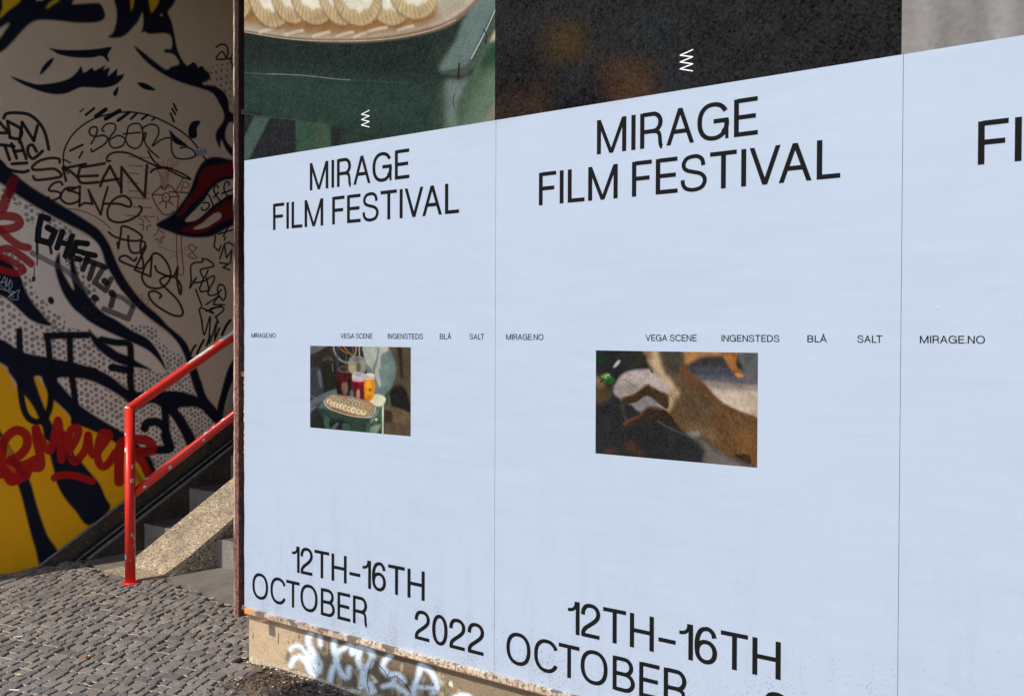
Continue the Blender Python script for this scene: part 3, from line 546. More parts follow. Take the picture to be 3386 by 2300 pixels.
def paint_stool_picture():
    c = Canvas(1, 0.0, 0.4445, 1.0305, 1.0945, 1.4455, 900); t = lambda p: T(p, 1100, 1000, 0.2407); L = lin
    c.img[:] = L(44, 42, 38); n = vnoise(c.h, c.w, 90, 31, 4); c.img *= (0.6+0.8*n)[..., None]
    P = lambda p, col, soft=1.0, op=1.0, sm=3: c.poly(t(p), L(*col), soft, op, sm)
    P([(1180, 190), (1500, 190), (1500, 1430), (1100, 1400), (1110, 1050), (1250, 700), (1280, 400)], (84, 72, 56), 6)
    P([(1310, 190), (1360, 190), (1380, 600), (1340, 560)], (44, 38, 30), 5); P([(1220, 760), (1400, 740), (1500, 1100), (1300, 1080), (1180, 980)], (34, 32, 30), 6)
    P([(1110, 990), (1500, 1110), (1500, 1290), (1240, 1220), (1110, 1180)], (104, 86, 62), 3); P([(1120, 1190), (1240, 1220), (1500, 1300), (1490, 1430), (1110, 1390)], (88, 76, 58), 4)
    P([(1120, 1060), (1230, 1080), (1230, 1230), (1120, 1200)], (60, 48, 34), 4)
    P([(900, 190), (1160, 190), (1250, 330), (1290, 500), (1250, 700), (1130, 860), (1000, 830), (880, 500), (840, 300)], (98, 120, 116), 3); P([(980, 300), (1150, 260), (1240, 480), (1180, 700), (1020, 700)], (116, 138, 132), 14, .8)
    P([(1150, 830), (1190, 820), (1225, 1050), (1190, 1040)], (64, 92, 76), 1.5)
    P([(830, 190), (1020, 190), (1030, 420), (1080, 690), (1060, 740), (1010, 620), (930, 470), (880, 420), (850, 300)], (170, 176, 160), 1.5); P([(1030, 190), (1170, 190), (1170, 250), (1080, 310), (1070, 500), (1030, 420)], (176, 174, 160), 1.5)
    c.stroke(t([(1050, 220), (1020, 400), (990, 500), (985, 560)]), 5, L(94, 100, 120), 2, .7); c.stroke(t([(1010, 390), (970, 500), (990, 570)]), 2, L(120, 60, 44), 1, .8)
    P([(105, 175), (340, 182), (290, 210), (230, 250), (160, 280), (105, 290)], (96, 98, 92), 1.5)
    c.stroke(t([(425, 185), (450, 280), (520, 370), (590, 405), (650, 405)]), 5, L(140, 132, 122), 1); c.stroke(t([(490, 185), (560, 250), (620, 280)]), 4, L(122, 92, 62), 1); c.stroke(t([(740, 185), (735, 260), (715, 310)]), 4.5, L(130, 126, 116), 1); c.stroke(t([(780, 185), (785, 330)]), 4, L(150, 150, 140), 1)
    c.stroke(t([(570, 190), (640, 270), (710, 320)]), 4, L(150, 96, 50), 1); c.stroke(t([(480, 200), (482, 560)]), 5, L(52, 66, 74), 1.5, .9); c.stroke(t([(600, 290), (604, 470)]), 3, L(70, 92, 78), 1); c.stroke(t([(690, 200), (700, 300)]), 4, L(100, 66, 40), 1)
    # jug and jar on the left
    P([(120, 480), (240, 470), (280, 600), (300, 720), (280, 860), (250, 920), (150, 920), (105, 880), (105, 500)], (56, 62, 66), 4); P([(210, 520), (250, 540), (285, 700), (255, 760), (230, 700)], (100, 108, 114), 5, .8); c.stroke(t([(120, 860), (190, 890), (280, 880)]), 2, L(120, 128, 132), 1, .7)
    P([(280, 350), (400, 340), (410, 400), (300, 410)], (92, 82, 66), 4, .9); P([(270, 410), (420, 400), (430, 780), (290, 780)], (36, 36, 28), 5, .9); c.stroke(t([(410, 430), (420, 520)]), 3, L(110, 120, 130), 1.5, .7)
    P([(105, 940), (320, 820), (420, 785), (330, 900), (230, 980), (105, 1090)], (98, 102, 104), 2); P([(105, 1020), (240, 980), (320, 900), (420, 800), (480, 770), (480, 860), (330, 900)], (46, 74, 84), 3, .9)
    # stool
    P([(330, 890), (470, 770), (980, 830), (1120, 870), (1145, 930), (1100, 1010), (960, 1180), (920, 1240), (700, 1220), (250, 1050), (240, 1000)], (74, 116, 98), 2)
    P([(870, 930), (990, 840), (1120, 870), (1142, 930), (1090, 1000), (1000, 1000)], (222, 218, 180), 2.5); P([(960, 1160), (1100, 1000), (1140, 940), (1140, 960), (1060, 1080), (1010, 1170), (940, 1250)], (112, 142, 130), 2)
    P([(230, 1030), (500, 1090), (900, 1170), (920, 1240), (900, 1290), (560, 1240), (300, 1170)], (40, 72, 56), 2); P([(300, 1130), (560, 1180), (950, 1260), (930, 1380), (640, 1350), (620, 1260), (310, 1190)], (38, 70, 54), 2)
    P([(300, 1150), (380, 1180), (390, 1330), (310, 1320)], (48, 92, 68), 1); P([(390, 1180), (650, 1240), (560, 1350), (390, 1330)], (38, 40, 38), 1.5); P([(420, 1280), (480, 1230), (500, 1250), (440, 1330), (390, 1330)], (70, 104, 84), 1); P([(560, 1240), (650, 1260), (650, 1350), (560, 1350)], (42, 96, 66), 1)
    P([(880, 1240), (940, 1250), (930, 1380), (880, 1375)], (66, 92, 80), 2); P([(1020, 1130), (1112, 1010), (1112, 1390), (1080, 1390), (1060, 1200), (1000, 1300), (950, 1380), (930, 1360)], (58, 100, 72), 1.5); P([(1096, 1020), (1116, 1000), (1112, 1390), (1098, 1388)], (212, 222, 190), 1); P([(940, 1300), (1070, 1250), (1070, 1300), (1010, 1385), (940, 1370)], (120, 150, 120), 3); P([(1005, 1175), (1030, 1180), (1020, 1205), (1000, 1200)], (230, 214, 180), 1)
    # jars
    P([(485, 490), (560, 452), (650, 490), (655, 540), (650, 860), (480, 850)], (46, 20, 22), 1.5); P([(490, 480), (560, 452), (650, 490), (640, 540), (560, 552), (495, 525)], (98, 84, 74), 1.5); P([(500, 485), (560, 465), (635, 490), (560, 535)], (58, 46, 44), 2); P([(540, 700), (620, 690), (610, 850), (560, 830)], (150, 112, 92), 4, .7); P([(490, 560), (640, 560), (630, 660), (500, 660)], (84, 22, 28), 5, .8)
    P([(648, 350), (750, 320), (855, 360), (855, 540), (650, 540)], (150, 142, 122), 1.5); P([(655, 350), (750, 325), (845, 360), (750, 400)], (118, 120, 116), 1.5); P([(660, 450), (740, 460), (740, 540), (665, 540)], (196, 176, 130), 4, .8); P([(745, 420), (800, 430), (790, 540), (750, 540)], (70, 64, 54), 4, .8)
    P([(690, 620), (860, 620), (862, 900), (850, 935), (760, 910), (710, 880)], (138, 28, 40), 1.5); P([(700, 700), (760, 680), (760, 880), (715, 870)], (76, 22, 28), 3, .8); P([(790, 730), (850, 720), (840, 930), (790, 910)], (96, 34, 44), 3, .8); P([(750, 790), (785, 790), (785, 900), (745, 890)], (190, 150, 132), 2, .8)
    P([(685, 590), (700, 550), (770, 538), (850, 555), (860, 600), (850, 660), (700, 660)], (206, 196, 196), 1.5); P([(700, 562), (770, 545), (845, 562), (770, 600)], (176, 176, 176), 1.5); P([(700, 620), (770, 640), (850, 625), (850, 645), (770, 665), (700, 650)], (222, 150, 160), 2, .9)
    P([(858, 640), (988, 640), (985, 860), (930, 935), (862, 940)], (232, 140, 24), 1.5); P([(880, 680), (960, 680), (950, 860), (890, 880)], (244, 166, 44), 5, .8); P([(855, 590), (870, 560), (930, 552), (990, 572), (992, 620), (960, 645), (870, 640)], (206, 198, 176), 1.2); P([(870, 575), (930, 560), (980, 580), (930, 600)], (236, 228, 206), 1.5)
    for a in range(6): c.stroke(t([(930, 782), (930+30*math.cos(a), 782+30*math.sin(a))]), 1.6, L(88, 50, 20), .7)
    P([(865, 860), (960, 850), (930, 935), (865, 935)], (176, 104, 24), 5, .7)
    # plate with biscuits
    P([(300, 920), (380, 855), (500, 850), (700, 880), (900, 940), (1000, 1000), (1012, 1060), (960, 1150), (860, 1160), (650, 1130), (400, 1060), (310, 990)], (150, 126, 106), 1.5); P([(330, 920), (420, 870), (700, 900), (900, 960), (985, 1020), (960, 1110), (880, 1140), (640, 1100), (410, 1030)], (172, 150, 128), 3)
    c.stroke(t([(302, 930), (320, 990), (420, 1060), (640, 1130), (860, 1160), (960, 1145)]), 2.4, L(226, 196, 168), 1, .9); c.stroke(t([(1010, 1020), (990, 1100), (940, 1155)]), 2, L(214, 206, 190), 1, .8)
    P([(390, 1010), (700, 1080), (870, 1120), (860, 1150), (640, 1120), (420, 1050)], (130, 86, 44), 4, .8)
    def disc(x, y, rx, ry, c1, c2, c3):
        e = lambda k: [(x+rx*k*math.cos(a), y+ry*k*math.sin(a)) for a in np.linspace(0, 6.283, 12, endpoint=False)]
        P(e(1.06), (112, 84, 52), 2); P(e(1.0), c1, 1); P(e(.62), c2, 1.2); P(e(.3), c3, 1)
    for x, y, r in ((430, 900, 50), (545, 920, 50), (635, 955, 58), (735, 975, 62)): disc(x, y, r, r*.9, (184, 168, 138), (136, 112, 82), (196, 180, 150))
    for x, y, r in ((365, 940, 40), (405, 975, 40), (450, 985, 42), (495, 1000, 42), (540, 1010, 44), (590, 1030, 48), (640, 1045, 44), (700, 1060, 50), (770, 1080, 46), (838, 1085, 52)): disc(x, y, r, r*1.0, (212, 188, 142), (240, 228, 196), (150, 106, 56))
    disc(880, 1020, 62, 62, (206, 184, 138), (190, 164, 116), (206, 184, 138))
    for k in range(-3, 4): c.stroke(t([(880+k*16-30, 975), (880+k*16+30, 1065)]), 1, L(140, 108, 62), .6, .8); c.stroke(t([(880+k*16+30, 975), (880+k*16-30, 1065)]), 1, L(140, 108, 62), .6, .8)
    lum = c.img.mean(2, keepdims=True); gm = np.clip((c.img[..., 1:2]/(c.img[..., 0:1]+.004)-1.15)/.5, 0, 1); c.img = c.img*(1-.42*gm)+lum*.42*gm; mot = vnoise(c.h, c.w, 26, 72, 4); c.img *= (.66+.68*mot)[..., None]
    grain(c, 0.05, 14)
    return c
def paint_animal_picture():
    c = Canvas(1, 0.0, 1.8878, 2.4703, 1.0925, 1.4445, 1100); t = lambda p: T(p, 1120, 1940, 0.2913); L = lin
    c.img[:] = L(37, 37, 38); n = vnoise(c.h, c.w, 90, 41, 4); c.img *= (0.6+0.8*n)[..., None]
    P = lambda p, col, soft=1.5, op=1.0, sm=3: c.poly(t(p), L(*col), soft, op, sm)
    P([(370, 440), (480, 370), (700, 345), (900, 400), (1000, 560), (900, 820), (700, 640), (520, 740), (400, 680), (310, 600)], (168, 154, 148), 4)
    P([(330, 520), (500, 480), (640, 520), (520, 620), (400, 640), (310, 610)], (140, 130, 124), 10, .8)
    P([(1250, 470), (1950, 520), (1950, 900), (1800, 850), (1500, 700), (1380, 560)], (196, 176, 156), 5); P([(1300, 480), (1950, 530), (1950, 590), (1450, 570)], (122, 112, 104), 8, .9); P([(1820, 640), (1950, 640), (1950, 880), (1830, 850)], (168, 148, 128), 12, .7)
    P([(1140, 150), (1560, 150), (1620, 330), (1300, 420), (1150, 350)], (54, 52, 52), 6); P([(1150, 330), (1700, 340), (1950, 380), (1950, 520), (1600, 510), (1300, 470), (1180, 410)], (86, 84, 88), 6); P([(1170, 330), (1500, 330), (1690, 350), (1700, 420), (1250, 410)], (52, 58, 64), 8, .9); P([(1720, 160), (1950, 160), (1950, 380), (1780, 340)], (84, 84, 86), 5)
    P([(1080, 145), (1160, 145), (1560, 150), (1540, 185), (1300, 200), (1180, 270), (1110, 290), (1080, 200)], (164, 114, 66), 6)
    P([(1540, 150), (1720, 155), (1700, 220), (1700, 300), (1740, 360), (1780, 410), (1760, 435), (1710, 430), (1670, 390), (1600, 290), (1560, 220)], (138, 88, 44), 3); P([(1570, 170), (1650, 180), (1690, 330), (1650, 340), (1600, 260)], (160, 104, 54), 5, .8); P([(1690, 390), (1760, 400), (1775, 430), (1715, 432)], (190, 128, 72), 2)
    P([(105, 440), (160, 440), (220, 520), (280, 600), (240, 690), (105, 720)], (74, 60, 38), 12); P([(105, 430), (150, 450), (200, 540), (150, 560), (105, 520)], (122, 104, 72), 8, .8)
    P([(500, 680), (690, 645), (860, 790), (900, 820), (760, 780), (650, 830), (560, 800)], (128, 122, 120), 4); P([(380, 700), (430, 730), (430, 840), (470, 930), (420, 900)], (66, 62, 54), 4, .9)
    # back of the furry body
    P([(1040, 450), (1180, 400), (1290, 470), (1380, 560), (1480, 690), (1680, 810), (1800, 850), (1950, 930), (1950, 1470), (1800, 1440), (1700, 1360), (1500, 1270), (1350, 1130), (1240, 1080), (1060, 1040), (960, 930), (890, 820), (920, 700), (960, 580)], (92, 68, 42), 4)
    P([(1100, 420), (1190, 420), (1300, 480), (1400, 600), (1520, 720), (1440, 760), (1240, 640), (1090, 560)], (84, 62, 44), 8, .9)
    c.stroke(t([(1140, 380), (1230, 440), (1320, 500), (1400, 610), (1520, 720), (1700, 820), (1840, 870), (1950, 920)]), 6, L(112, 68, 40), 7, .6)
    P([(1000, 560), (1260, 600), (1440, 760), (1380, 900), (1180, 960), (1000, 880), (940, 760)], (80, 68, 52), 14, .85)
    P([(1500, 850), (1950, 980), (1950, 1420), (1820, 1300), (1700, 1340), (1540, 1200), (1380, 1050)], (104, 74, 44), 14, .85); P([(1700, 1080), (1870, 1080), (1880, 1340), (1760, 1320)], (132, 92, 48), 14, .7)
    for q_ in range(7): x_ = 1420+q_*75; P([(x_, 900+q_*12), (x_+26, 905+q_*12), (x_+60, 1200+q_*14), (x_+30, 1210+q_*14)], (58, 44, 32), 8, .45); P([(1700, 1330), (1830, 1330), (1840, 1420), (1740, 1400)], (34, 30, 30), 5)
    P([(1180, 960), (1420, 980), (1500, 1160), (1380, 1140), (1250, 1060), (1100, 1040)], (112, 96, 70), 10, .7); P([(1140, 1060), (1280, 1050), (1300, 1090), (1200, 1110)], (146, 150, 140), 6, .7)
    P([(940, 600), (1030, 560), (1050, 640), (980, 720), (960, 800), (905, 840), (890, 740)], (176, 150, 116), 8, .9)
    # tail
    P([(655, 140), (1085, 145), (1100, 280), (1150, 380), (1120, 480), (1040, 530), (960, 500), (850, 440), (740, 350), (700, 260)], (84, 74, 56), 5); P([(655, 140), (800, 142), (840, 260), (880, 380), (960, 460), (1000, 560), (1050, 600), (1000, 600), (900, 510), (780, 380), (700, 240)], (186, 160, 124), 8, .9); P([(655, 140), (740, 142), (740, 260), (700, 240)], (128, 88, 76), 6, .9)
    P([(870, 145), (1060, 145), (1080, 330), (960, 400), (880, 280)], (60, 56, 46), 12, .85); P([(730, 340), (765, 385), (740, 385), (722, 365)], (70, 44, 30), 2)
    P([(1100, 300), (1160, 380), (1180, 440), (1100, 450), (1060, 380)], (108, 60, 34), 6, .8)
    # legs
    P([(385, 690), (420, 655), (540, 620), (690, 515), (740, 540), (850, 600), (930, 640), (930, 780), (890, 790), (820, 740), (690, 645), (560, 720), (440, 740), (395, 725)], (58, 44, 30), 2.5)
    c.stroke(t([(390, 690), (450, 650), (540, 625), (620, 560), (690, 522), (760, 560)]), 5, L(134, 92, 58), 5, .6); c.stroke(t([(840, 600), (910, 640), (930, 700)]), 6, L(128, 88, 56), 5, .5)
    P([(425, 965), (500, 910), (580, 880), (680, 780), (760, 765), (900, 810), (1000, 930), (1080, 1050), (1000, 1010), (860, 920), (700, 900), (520, 1000), (440, 1000)], (46, 38, 30), 2.5)
    c.stroke(t([(430, 965), (500, 915), (590, 880), (650, 810), (720, 775), (850, 795)]), 6, L(116, 70, 42), 6, .65)
    c.stroke(t([(810, 930), (900, 990), (1050, 1060), (1160, 1100), (1260, 1130), (1350, 1200)]), 4, L(96, 88, 86), 4, .6)
    P([(1180, 1090), (1350, 1170), (1480, 1270), (1700, 1380), (1860, 1450), (1340, 1420), (1360, 1280), (1280, 1180)], (108, 98, 92), 9, .85)
    for x, y, r in ((520, 1240, 60), (600, 1310, 50), (460, 1200, 40), (280, 1280, 50)): P([(x+r*math.cos(a), y+.7*r*math.sin(a)) for a in np.linspace(0, 6.28, 8, endpoint=False)], (96, 58, 26), 12, .6)
    furn = vnoise(c.h, c.w, 8, 77, 3); furb = vnoise(c.h, c.w, 40, 78, 4); c.img *= 1.15*(0.45+0.50*furn+0.60*furb)[..., None]
    # fur strokes
    g = np.random.default_rng(5)
    for _ in range(2600):
        x = g.uniform(940, 1940); y = g.uniform(430, 1420)
        top = np.interp(x, [940, 1040, 1180, 1300, 1480, 1680, 1940], [620, 470, 420, 500, 700, 820, 930]); bot = np.interp(x, [940, 1060, 1240, 1500, 1700, 1940], [840, 1030, 1070, 1260, 1360, 1440])
        if y < top+10 or y > bot: continue
        a = 0.9+0.5*(x-940)/1000+g.normal(0, .25); l = g.uniform(16, 44); v = g.choice((0.25, 0.4, 0.6, 1.0, 1.5))
        col = np.array(L(118, 84, 50))*v; c.stroke(t([(x, y), (x+l*math.cos(a), y+l*math.sin(a))]), 1.4, col, .8, .5, smooth=0)
    for p, col in (([(300, 325), (330, 270), (370, 238), (380, 262), (340, 310)], (176, 190, 176)), ([(170, 420), (230, 390), (270, 420), (250, 450), (190, 450)], (188, 206, 150)), ([(120, 200), (200, 190), (240, 240), (150, 260)], (24, 60, 26)), ([(230, 460), (300, 440), (300, 490), (260, 500)], (30, 110, 30)), ([(190, 440), (230, 470), (200, 480)], (40, 130, 40)), ([(540, 170), (680, 180), (660, 300), (560, 280)], (44, 46, 28))):
        P(p, col, 2 if col[0] > 100 else 5, .95)
    for _ in range(60):
        x, y = g.uniform(160, 300), g.uniform(390, 510); r = g.uniform(6, 18); P([(x, y-r), (x+r, y), (x, y+r*.6), (x-r, y)], (int(g.uniform(10, 60)), int(g.uniform(40, 120)), int(g.uniform(10, 50))), .8, .8, 0)
    c.stroke(t([(390, 460), (460, 480), (500, 510), (550, 545)]), 2.2, L(90, 110, 60), 1, .9); c.stroke(t([(480, 370), (490, 410), (430, 470)]), 2, L(120, 130, 80), 1, .9)
    for x, y in ((470, 400), (500, 405), (440, 465), (490, 470), (510, 500), (540, 520), (470, 490)): P([(x-12, y), (x, y-9), (x+12, y), (x, y+9)], (110, 128, 70), 1, .9, 0)
    grain(c, 0.05, 15)
    return c

# glyph outlines for the lettering: strokes in units of the cap height
ST, TH = 0.145, 0.118
def ell(cx, cy, rx, ry, a0, a1, n=26): return [(cx+rx*math.cos(a0+(a1-a0)*i/n), cy+ry*math.sin(a0+(a1-a0)*i/n)) for i in range(n+1)]
def sup(cx, cy, rx, ry, a0, a1, n=30, e=0.88):
    f = lambda v: math.copysign(abs(v)**e, v)
    return [(cx+rx*f(math.cos(a0+(a1-a0)*i/n)), cy+ry*f(math.sin(a0+(a1-a0)*i/n))) for i in range(n+1)]
def quad(*p): return ('Q', p)
def rib(pts, w_=ST, wt=None): return ('R', pts, w_, TH if wt is None else wt)
def vb(x, y0=0.0, y1=1.0, w_=ST): return quad((x, y0), (x+w_, y0), (x+w_, y1), (x, y1))
def hb(x0, x1, y, t=TH): return quad((x0, y), (x1, y), (x1, y+t), (x0, y+t))
PI = math.pi
d2 = math.radians
GL = {
 'A': (0, .90, [quad((0, 0), (.138, 0), (.52, 1), (.38, 1)), quad((.762, 0), (.90, 0), (.52, 1), (.38, 1)), hb(.19, .71, .30)]),
 'V': (0, .88, [quad((.37, 0), (.51, 0), (.138, 1), (0, 1)), quad((.37, 0), (.51, 0), (.88, 1), (.742, 1))]),
 'T': (.02, .80, [vb(.335), hb(0, .80, .894)]),
 'M': (.10, 1.03, [vb(0), vb(.900), quad((.448, 0), (.582, 0), (.136, 1), (0, 1)), quad((.448, 0), (.582, 0), (1.03, 1), (.894, 1))]),
 'N': (.10, .79, [vb(0), vb(.660), quad((.650, 0), (.79, 0), (.140, 1), (0, 1))]),
 'I': (.11, .112, [vb(0)]),
 'F': (.11, .66, [vb(0), hb(.1, .66, .892), hb(.1, .59, .450)]),
 'E': (.11, .71, [vb(0), hb(.1, .70, .892), hb(.1, .65, .452), hb(.1, .71, 0)]),
 'L': (.11, .62, [vb(0), hb(.1, .62, 0)]),
 'H': (.10, .79, [vb(0), vb(.660), hb(.1, .69, .452)]),
 'R': (.11, .80, [vb(0), rib([(.1, .951), (.42, .951)]+ell(.44, .708, .245, .243, PI/2, -PI/2)+[(.1, .465)]), rib([(.44, .465), (.56, .45), (.64, .39), (.668, .29), (.675, .17), (.69, .07), (.72, 0.0), (.745, 0.0)], .124, .124)]),
 'B': (.11, .78, [vb(0), rib([(.1, .951), (.40, .951)]+ell(.42, .733, .245, .218, PI/2, -PI/2)+[(.1, .515)]), rib([(.1, .515), (.42, .515)]+ell(.44, .282, .285, .233, PI/2, -PI/2)+[(.1, .049)])]),
 'D': (.11, .83, [vb(0), rib([(.1, .951), (.32, .951)]+ell(.36, .5, .41, .451, PI/2, -PI/2)+[(.1, .049)])]),
 'O': (.06, .99, [rib(sup(.495, .5, .430, .458, 0, 2*PI, 60))]),
 'C': (.06, .91, [rib(sup(.49, .5, .425, .458, d2(28), d2(332), 50))]),
 'G': (.06, .96, [rib(sup(.49, .5, .425, .458, d2(30), d2(318), 50)), rib([(.79, .19), (.875, .27), (.90, .36), (.905, .50)]), hb(.50, .96, .44), vb(.86, 0, .45, .1)]),
 'S': (.05, .80, [rib(catmull([(.70, .69), (.665, .85), (.54, .945), (.38, .962), (.19, .92), (.09, .79), (.11, .655), (.23, .575), (.42, .525), (.62, .465), (.735, .35), (.735, .21), (.63, .085), (.40, .038), (.19, .075), (.08, .18), (.055, .33)], False, 4), .126, .108)]),
 '1': (.07, .40, [vb(.288), rib(catmull([(0, .725), (.12, .735), (.22, .78), (.285, .88), (.30, 1.0)], False, 4), .10, .10)]),
 '2': (.04, .66, [rib(catmull([(.055, .66), (.075, .80), (.17, .925), (.34, .962), (.50, .92), (.595, .80), (.59, .65), (.49, .52), (.33, .40), (.15, .27), (.075, .16), (.06, .03)], False, 5)), hb(.01, .655, 0)]),
 '0': (.04, .67, [rib(sup(.335, .5, .270, .458, 0, 2*PI, 50, 0.92))]),
 '6': (.04, .67, [rib(sup(.335, .32, .270, .276, 0, 2*PI, 44, 0.94)), rib(catmull([(.59, .74), (.55, .86), (.46, .94), (.35, .962), (.20, .91), (.10, .76), (.058, .56), (.056, .34)], False, 5))]),
 '–': (.06, .56, [hb(0, .56, .34)]),
 '.': (.10, .13, [quad((0, 0), (.125, 0), (.125, .125), (0, .125))]),
}
GL['Å'] = (0, .90, GL['A'][2]+[rib(ell(.45, 1.13, .085, .085, 0, 2*PI, 20), .055, .055)])
TRK = 0.075
def layout(txt):
    x = 0; out = []; first = True
    KERN = {('A', 'V'): -.10, ('V', 'A'): -.12, ('R', 'A'): -.02, ('T', 'I'): 0, ('F', 'E'): 0, ('L', 'T'): -.14, ('A', 'L'): 0, ('C', 'T'): -.02, ('T', 'O'): -.05, ('L', 'Å'): 0, ('S', 'T'): -.01}
    prev = None
    for ch in txt:
        if ch == ' ': x += .45; prev = None; continue
        lsb, wd, shp = GL[ch]
        if prev is not None: x += TRK+lsb*.55+KERN.get((prev, ch), 0)
        out.append((x, ch)); x += wd+( .055 if ch in 'MNHIO' else .03 if ch in 'DGQBRS26' else 0.0); endx = out[-1][0]+wd; prev = ch
    return out, endx
def text_mesh(name, txt, x0, x1, z0, cap, y, mat, parent, loc):
    lay, W = layout(txt); sx = (x1-x0)/W; V, Fc = [], []; k = 0
    for gx, ch in lay:
        k = 0
        for shp in GL[ch][2]:
            yy = y-0.00004*k; k += 1; b = len(V)
            if shp[0] == 'Q':
                for (px, pz) in shp[1]: V.append((x0+(gx+px)*sx-loc[0], yy, z0+pz*cap-loc[2]))
                Fc.append((b, b+1, b+2, b+3))
            else:
                pts = shp[1]; n = len(pts); wv, wh = shp[2]/2, shp[3]/2
                closed = math.hypot(pts[0][0]-pts[-1][0], pts[0][1]-pts[-1][1]) < 1e-6
                for i in range(n):
                    if closed: a, c_ = pts[(i-1) % (n-1)], pts[(i+1) % (n-1)]
                    else: a, c_ = pts[max(0, i-1)], pts[min(n-1, i+1)]
                    tx_, tz = c_[0]-a[0], c_[1]-a[1]; L_ = math.hypot(tx_, tz) or 1; nx, nz = -tz/L_, tx_/L_
                    for sg in (1, -1):
                        V.append((x0+(gx+pts[i][0]+sg*nx*wv)*sx-loc[0], yy, z0+(pts[i][1]+sg*nz*wh)*cap-loc[2]))
                for i in range(n-1): Fc.append((b+2*i, b+2*i+1, b+2*i+3, b+2*i+2))
    return mesh_obj(name, V, Fc, mat, parent)
# ------------------------------------------------------------ materials
def mat_mural(im):
    b = NB('painted_render'); t = b.n('ShaderNodeTexImage'); t.image = im; t.extension = 'EXTEND'; b.l(b.tc.outputs['UV'], t.inputs[0])
    n = b.noise(9, 5, .6); f_ = b.noise(140, 4, .7)
    chip = b.ramp(b.math('ADD', b.noise(34, 4, .7), b.math('MULTIPLY', b.noise(2.1, 3, .6), .35)), [(.905, 0), (.915, 1)])
    col = b.mix(b.math('MULTIPLY', chip, .8), t.outputs[0], (0.34, 0.30, 0.25))
    b.base(col, .8, .25); b.bump(b.math('ADD', b.math('MULTIPLY', n, 1.5), b.math('ADD', b.math('MULTIPLY', f_, .3), b.math('MULTIPLY', chip, -.6))), .5, .006); return b.m
def mat_image(name, im, rough=0.75, bump_scale=60, bump=0.15, spec=0.25, wide=0.0):
    b = NB(name); t = b.n('ShaderNodeTexImage'); t.image = im; t.interpolation = 'Linear'; t.extension = 'EXTEND'
    b.l(b.tc.outputs['UV'], t.inputs[0]); b.base(t.outputs[0], rough, spec)
    b.bump(b.noise(bump_scale, 5, 0.6), bump, 0.004)
    return b.m
def mat_paper():
    b = NB('poster_paper'); z = b.sep()[2]
    streak = b.noise(1.0, 5, 0.6, vec=b.mapv((3.0, 1, 26)))
    cloud = b.noise(1.3, 4, 0.5)
    col = b.mix(b.ramp(streak, [(.3, 0), (.7, 1)]), (0.352, 0.414, 0.500), (0.384, 0.440, 0.524))
    col = b.mix(b.math('MULTIPLY', b.ramp(cloud, [(.40, 0), (.60, 1)]), 0.6), col, (0.384, 0.438, 0.528))
    col = b.mix(1.0, col, b.ramp(b.noise(330, 3, .7), [(.3, .94), (.7, 1.06)]), 'MULTIPLY')
    dirt = b.math('MULTIPLY', b.ramp(b.noise(1.0, 5, .65, vec=b.mapv((14, 1, 2.2))), [(.50, 0), (.72, 1)]), b.ramp(b.math('DIVIDE', z, 1.2), [(.0, .34), (.35, .14), (1.0, .0)])); col = b.mix(dirt, col, (0.17, 0.155, 0.14))
    # dark specks splashed up from the pavement, denser near the foot
    v = b.voro(150.0); patch = b.noise(5.0, 3, 0.6); low = b.math('SUBTRACT', 1.0, b.math('DIVIDE', z, 1.05), clamp=True)
    thr = b.math('MULTIPLY', b.math('MULTIPLY', b.math('POWER', low, 1.4), b.ramp(patch, [(.35, 0.3), (.7, 1)])), 0.36)
    speck = b.math('LESS_THAN', v, b.math('MULTIPLY', thr, b.math('MULTIPLY', b.ramp(b.noise(190, 2, .5), [(.48, 0), (.62, 1)]), 2.6)))
    col = b.mix(b.math('MULTIPLY', speck, 0.75), col, (0.09, 0.10, 0.13))
    v2 = b.voro(34.0); s2 = b.math('LESS_THAN', v2, b.math('MULTIPLY', thr, 0.55)); col = b.mix(b.math('MULTIPLY', s2, 0.7), col, (0.12, 0.13, 0.16))
    b.base(col, 0.62, 0.25)
    wr = b.math('ADD', b.noise(1.0, 4, 0.55, 0.6, vec=b.mapv((2.2, 1, 6))), b.math('MULTIPLY', b.noise(1.0, 2, 0.5, 1.5, vec=b.mapv((3.3, 1, 2.0), rot=(0, .5, 0))), 1.2)); fine = b.noise(420, 3, 0.6)
    bub = b.math('MULTIPLY', b.ramp(b.voro(11.0), [(.0, 1), (.07, 0)]), b.math('GREATER_THAN', b.sep(b.voro(11.0, out='Color'))[0], .86)); wr = b.math('ADD', wr, b.math('MULTIPLY', bub, .5))
    b.bump(b.math('ADD', b.math('MULTIPLY', wr, 0.7), b.math('MULTIPLY', fine, 0.14)), 0.42, 0.006)
    return b.m
def mat_ink():
    b = NB('black_ink'); n = b.noise(500, 3, .6); b.base(b.mix(n, (0.005, 0.005, 0.006), (0.014, 0.014, 0.014)), 0.9, 0.05); return b.m
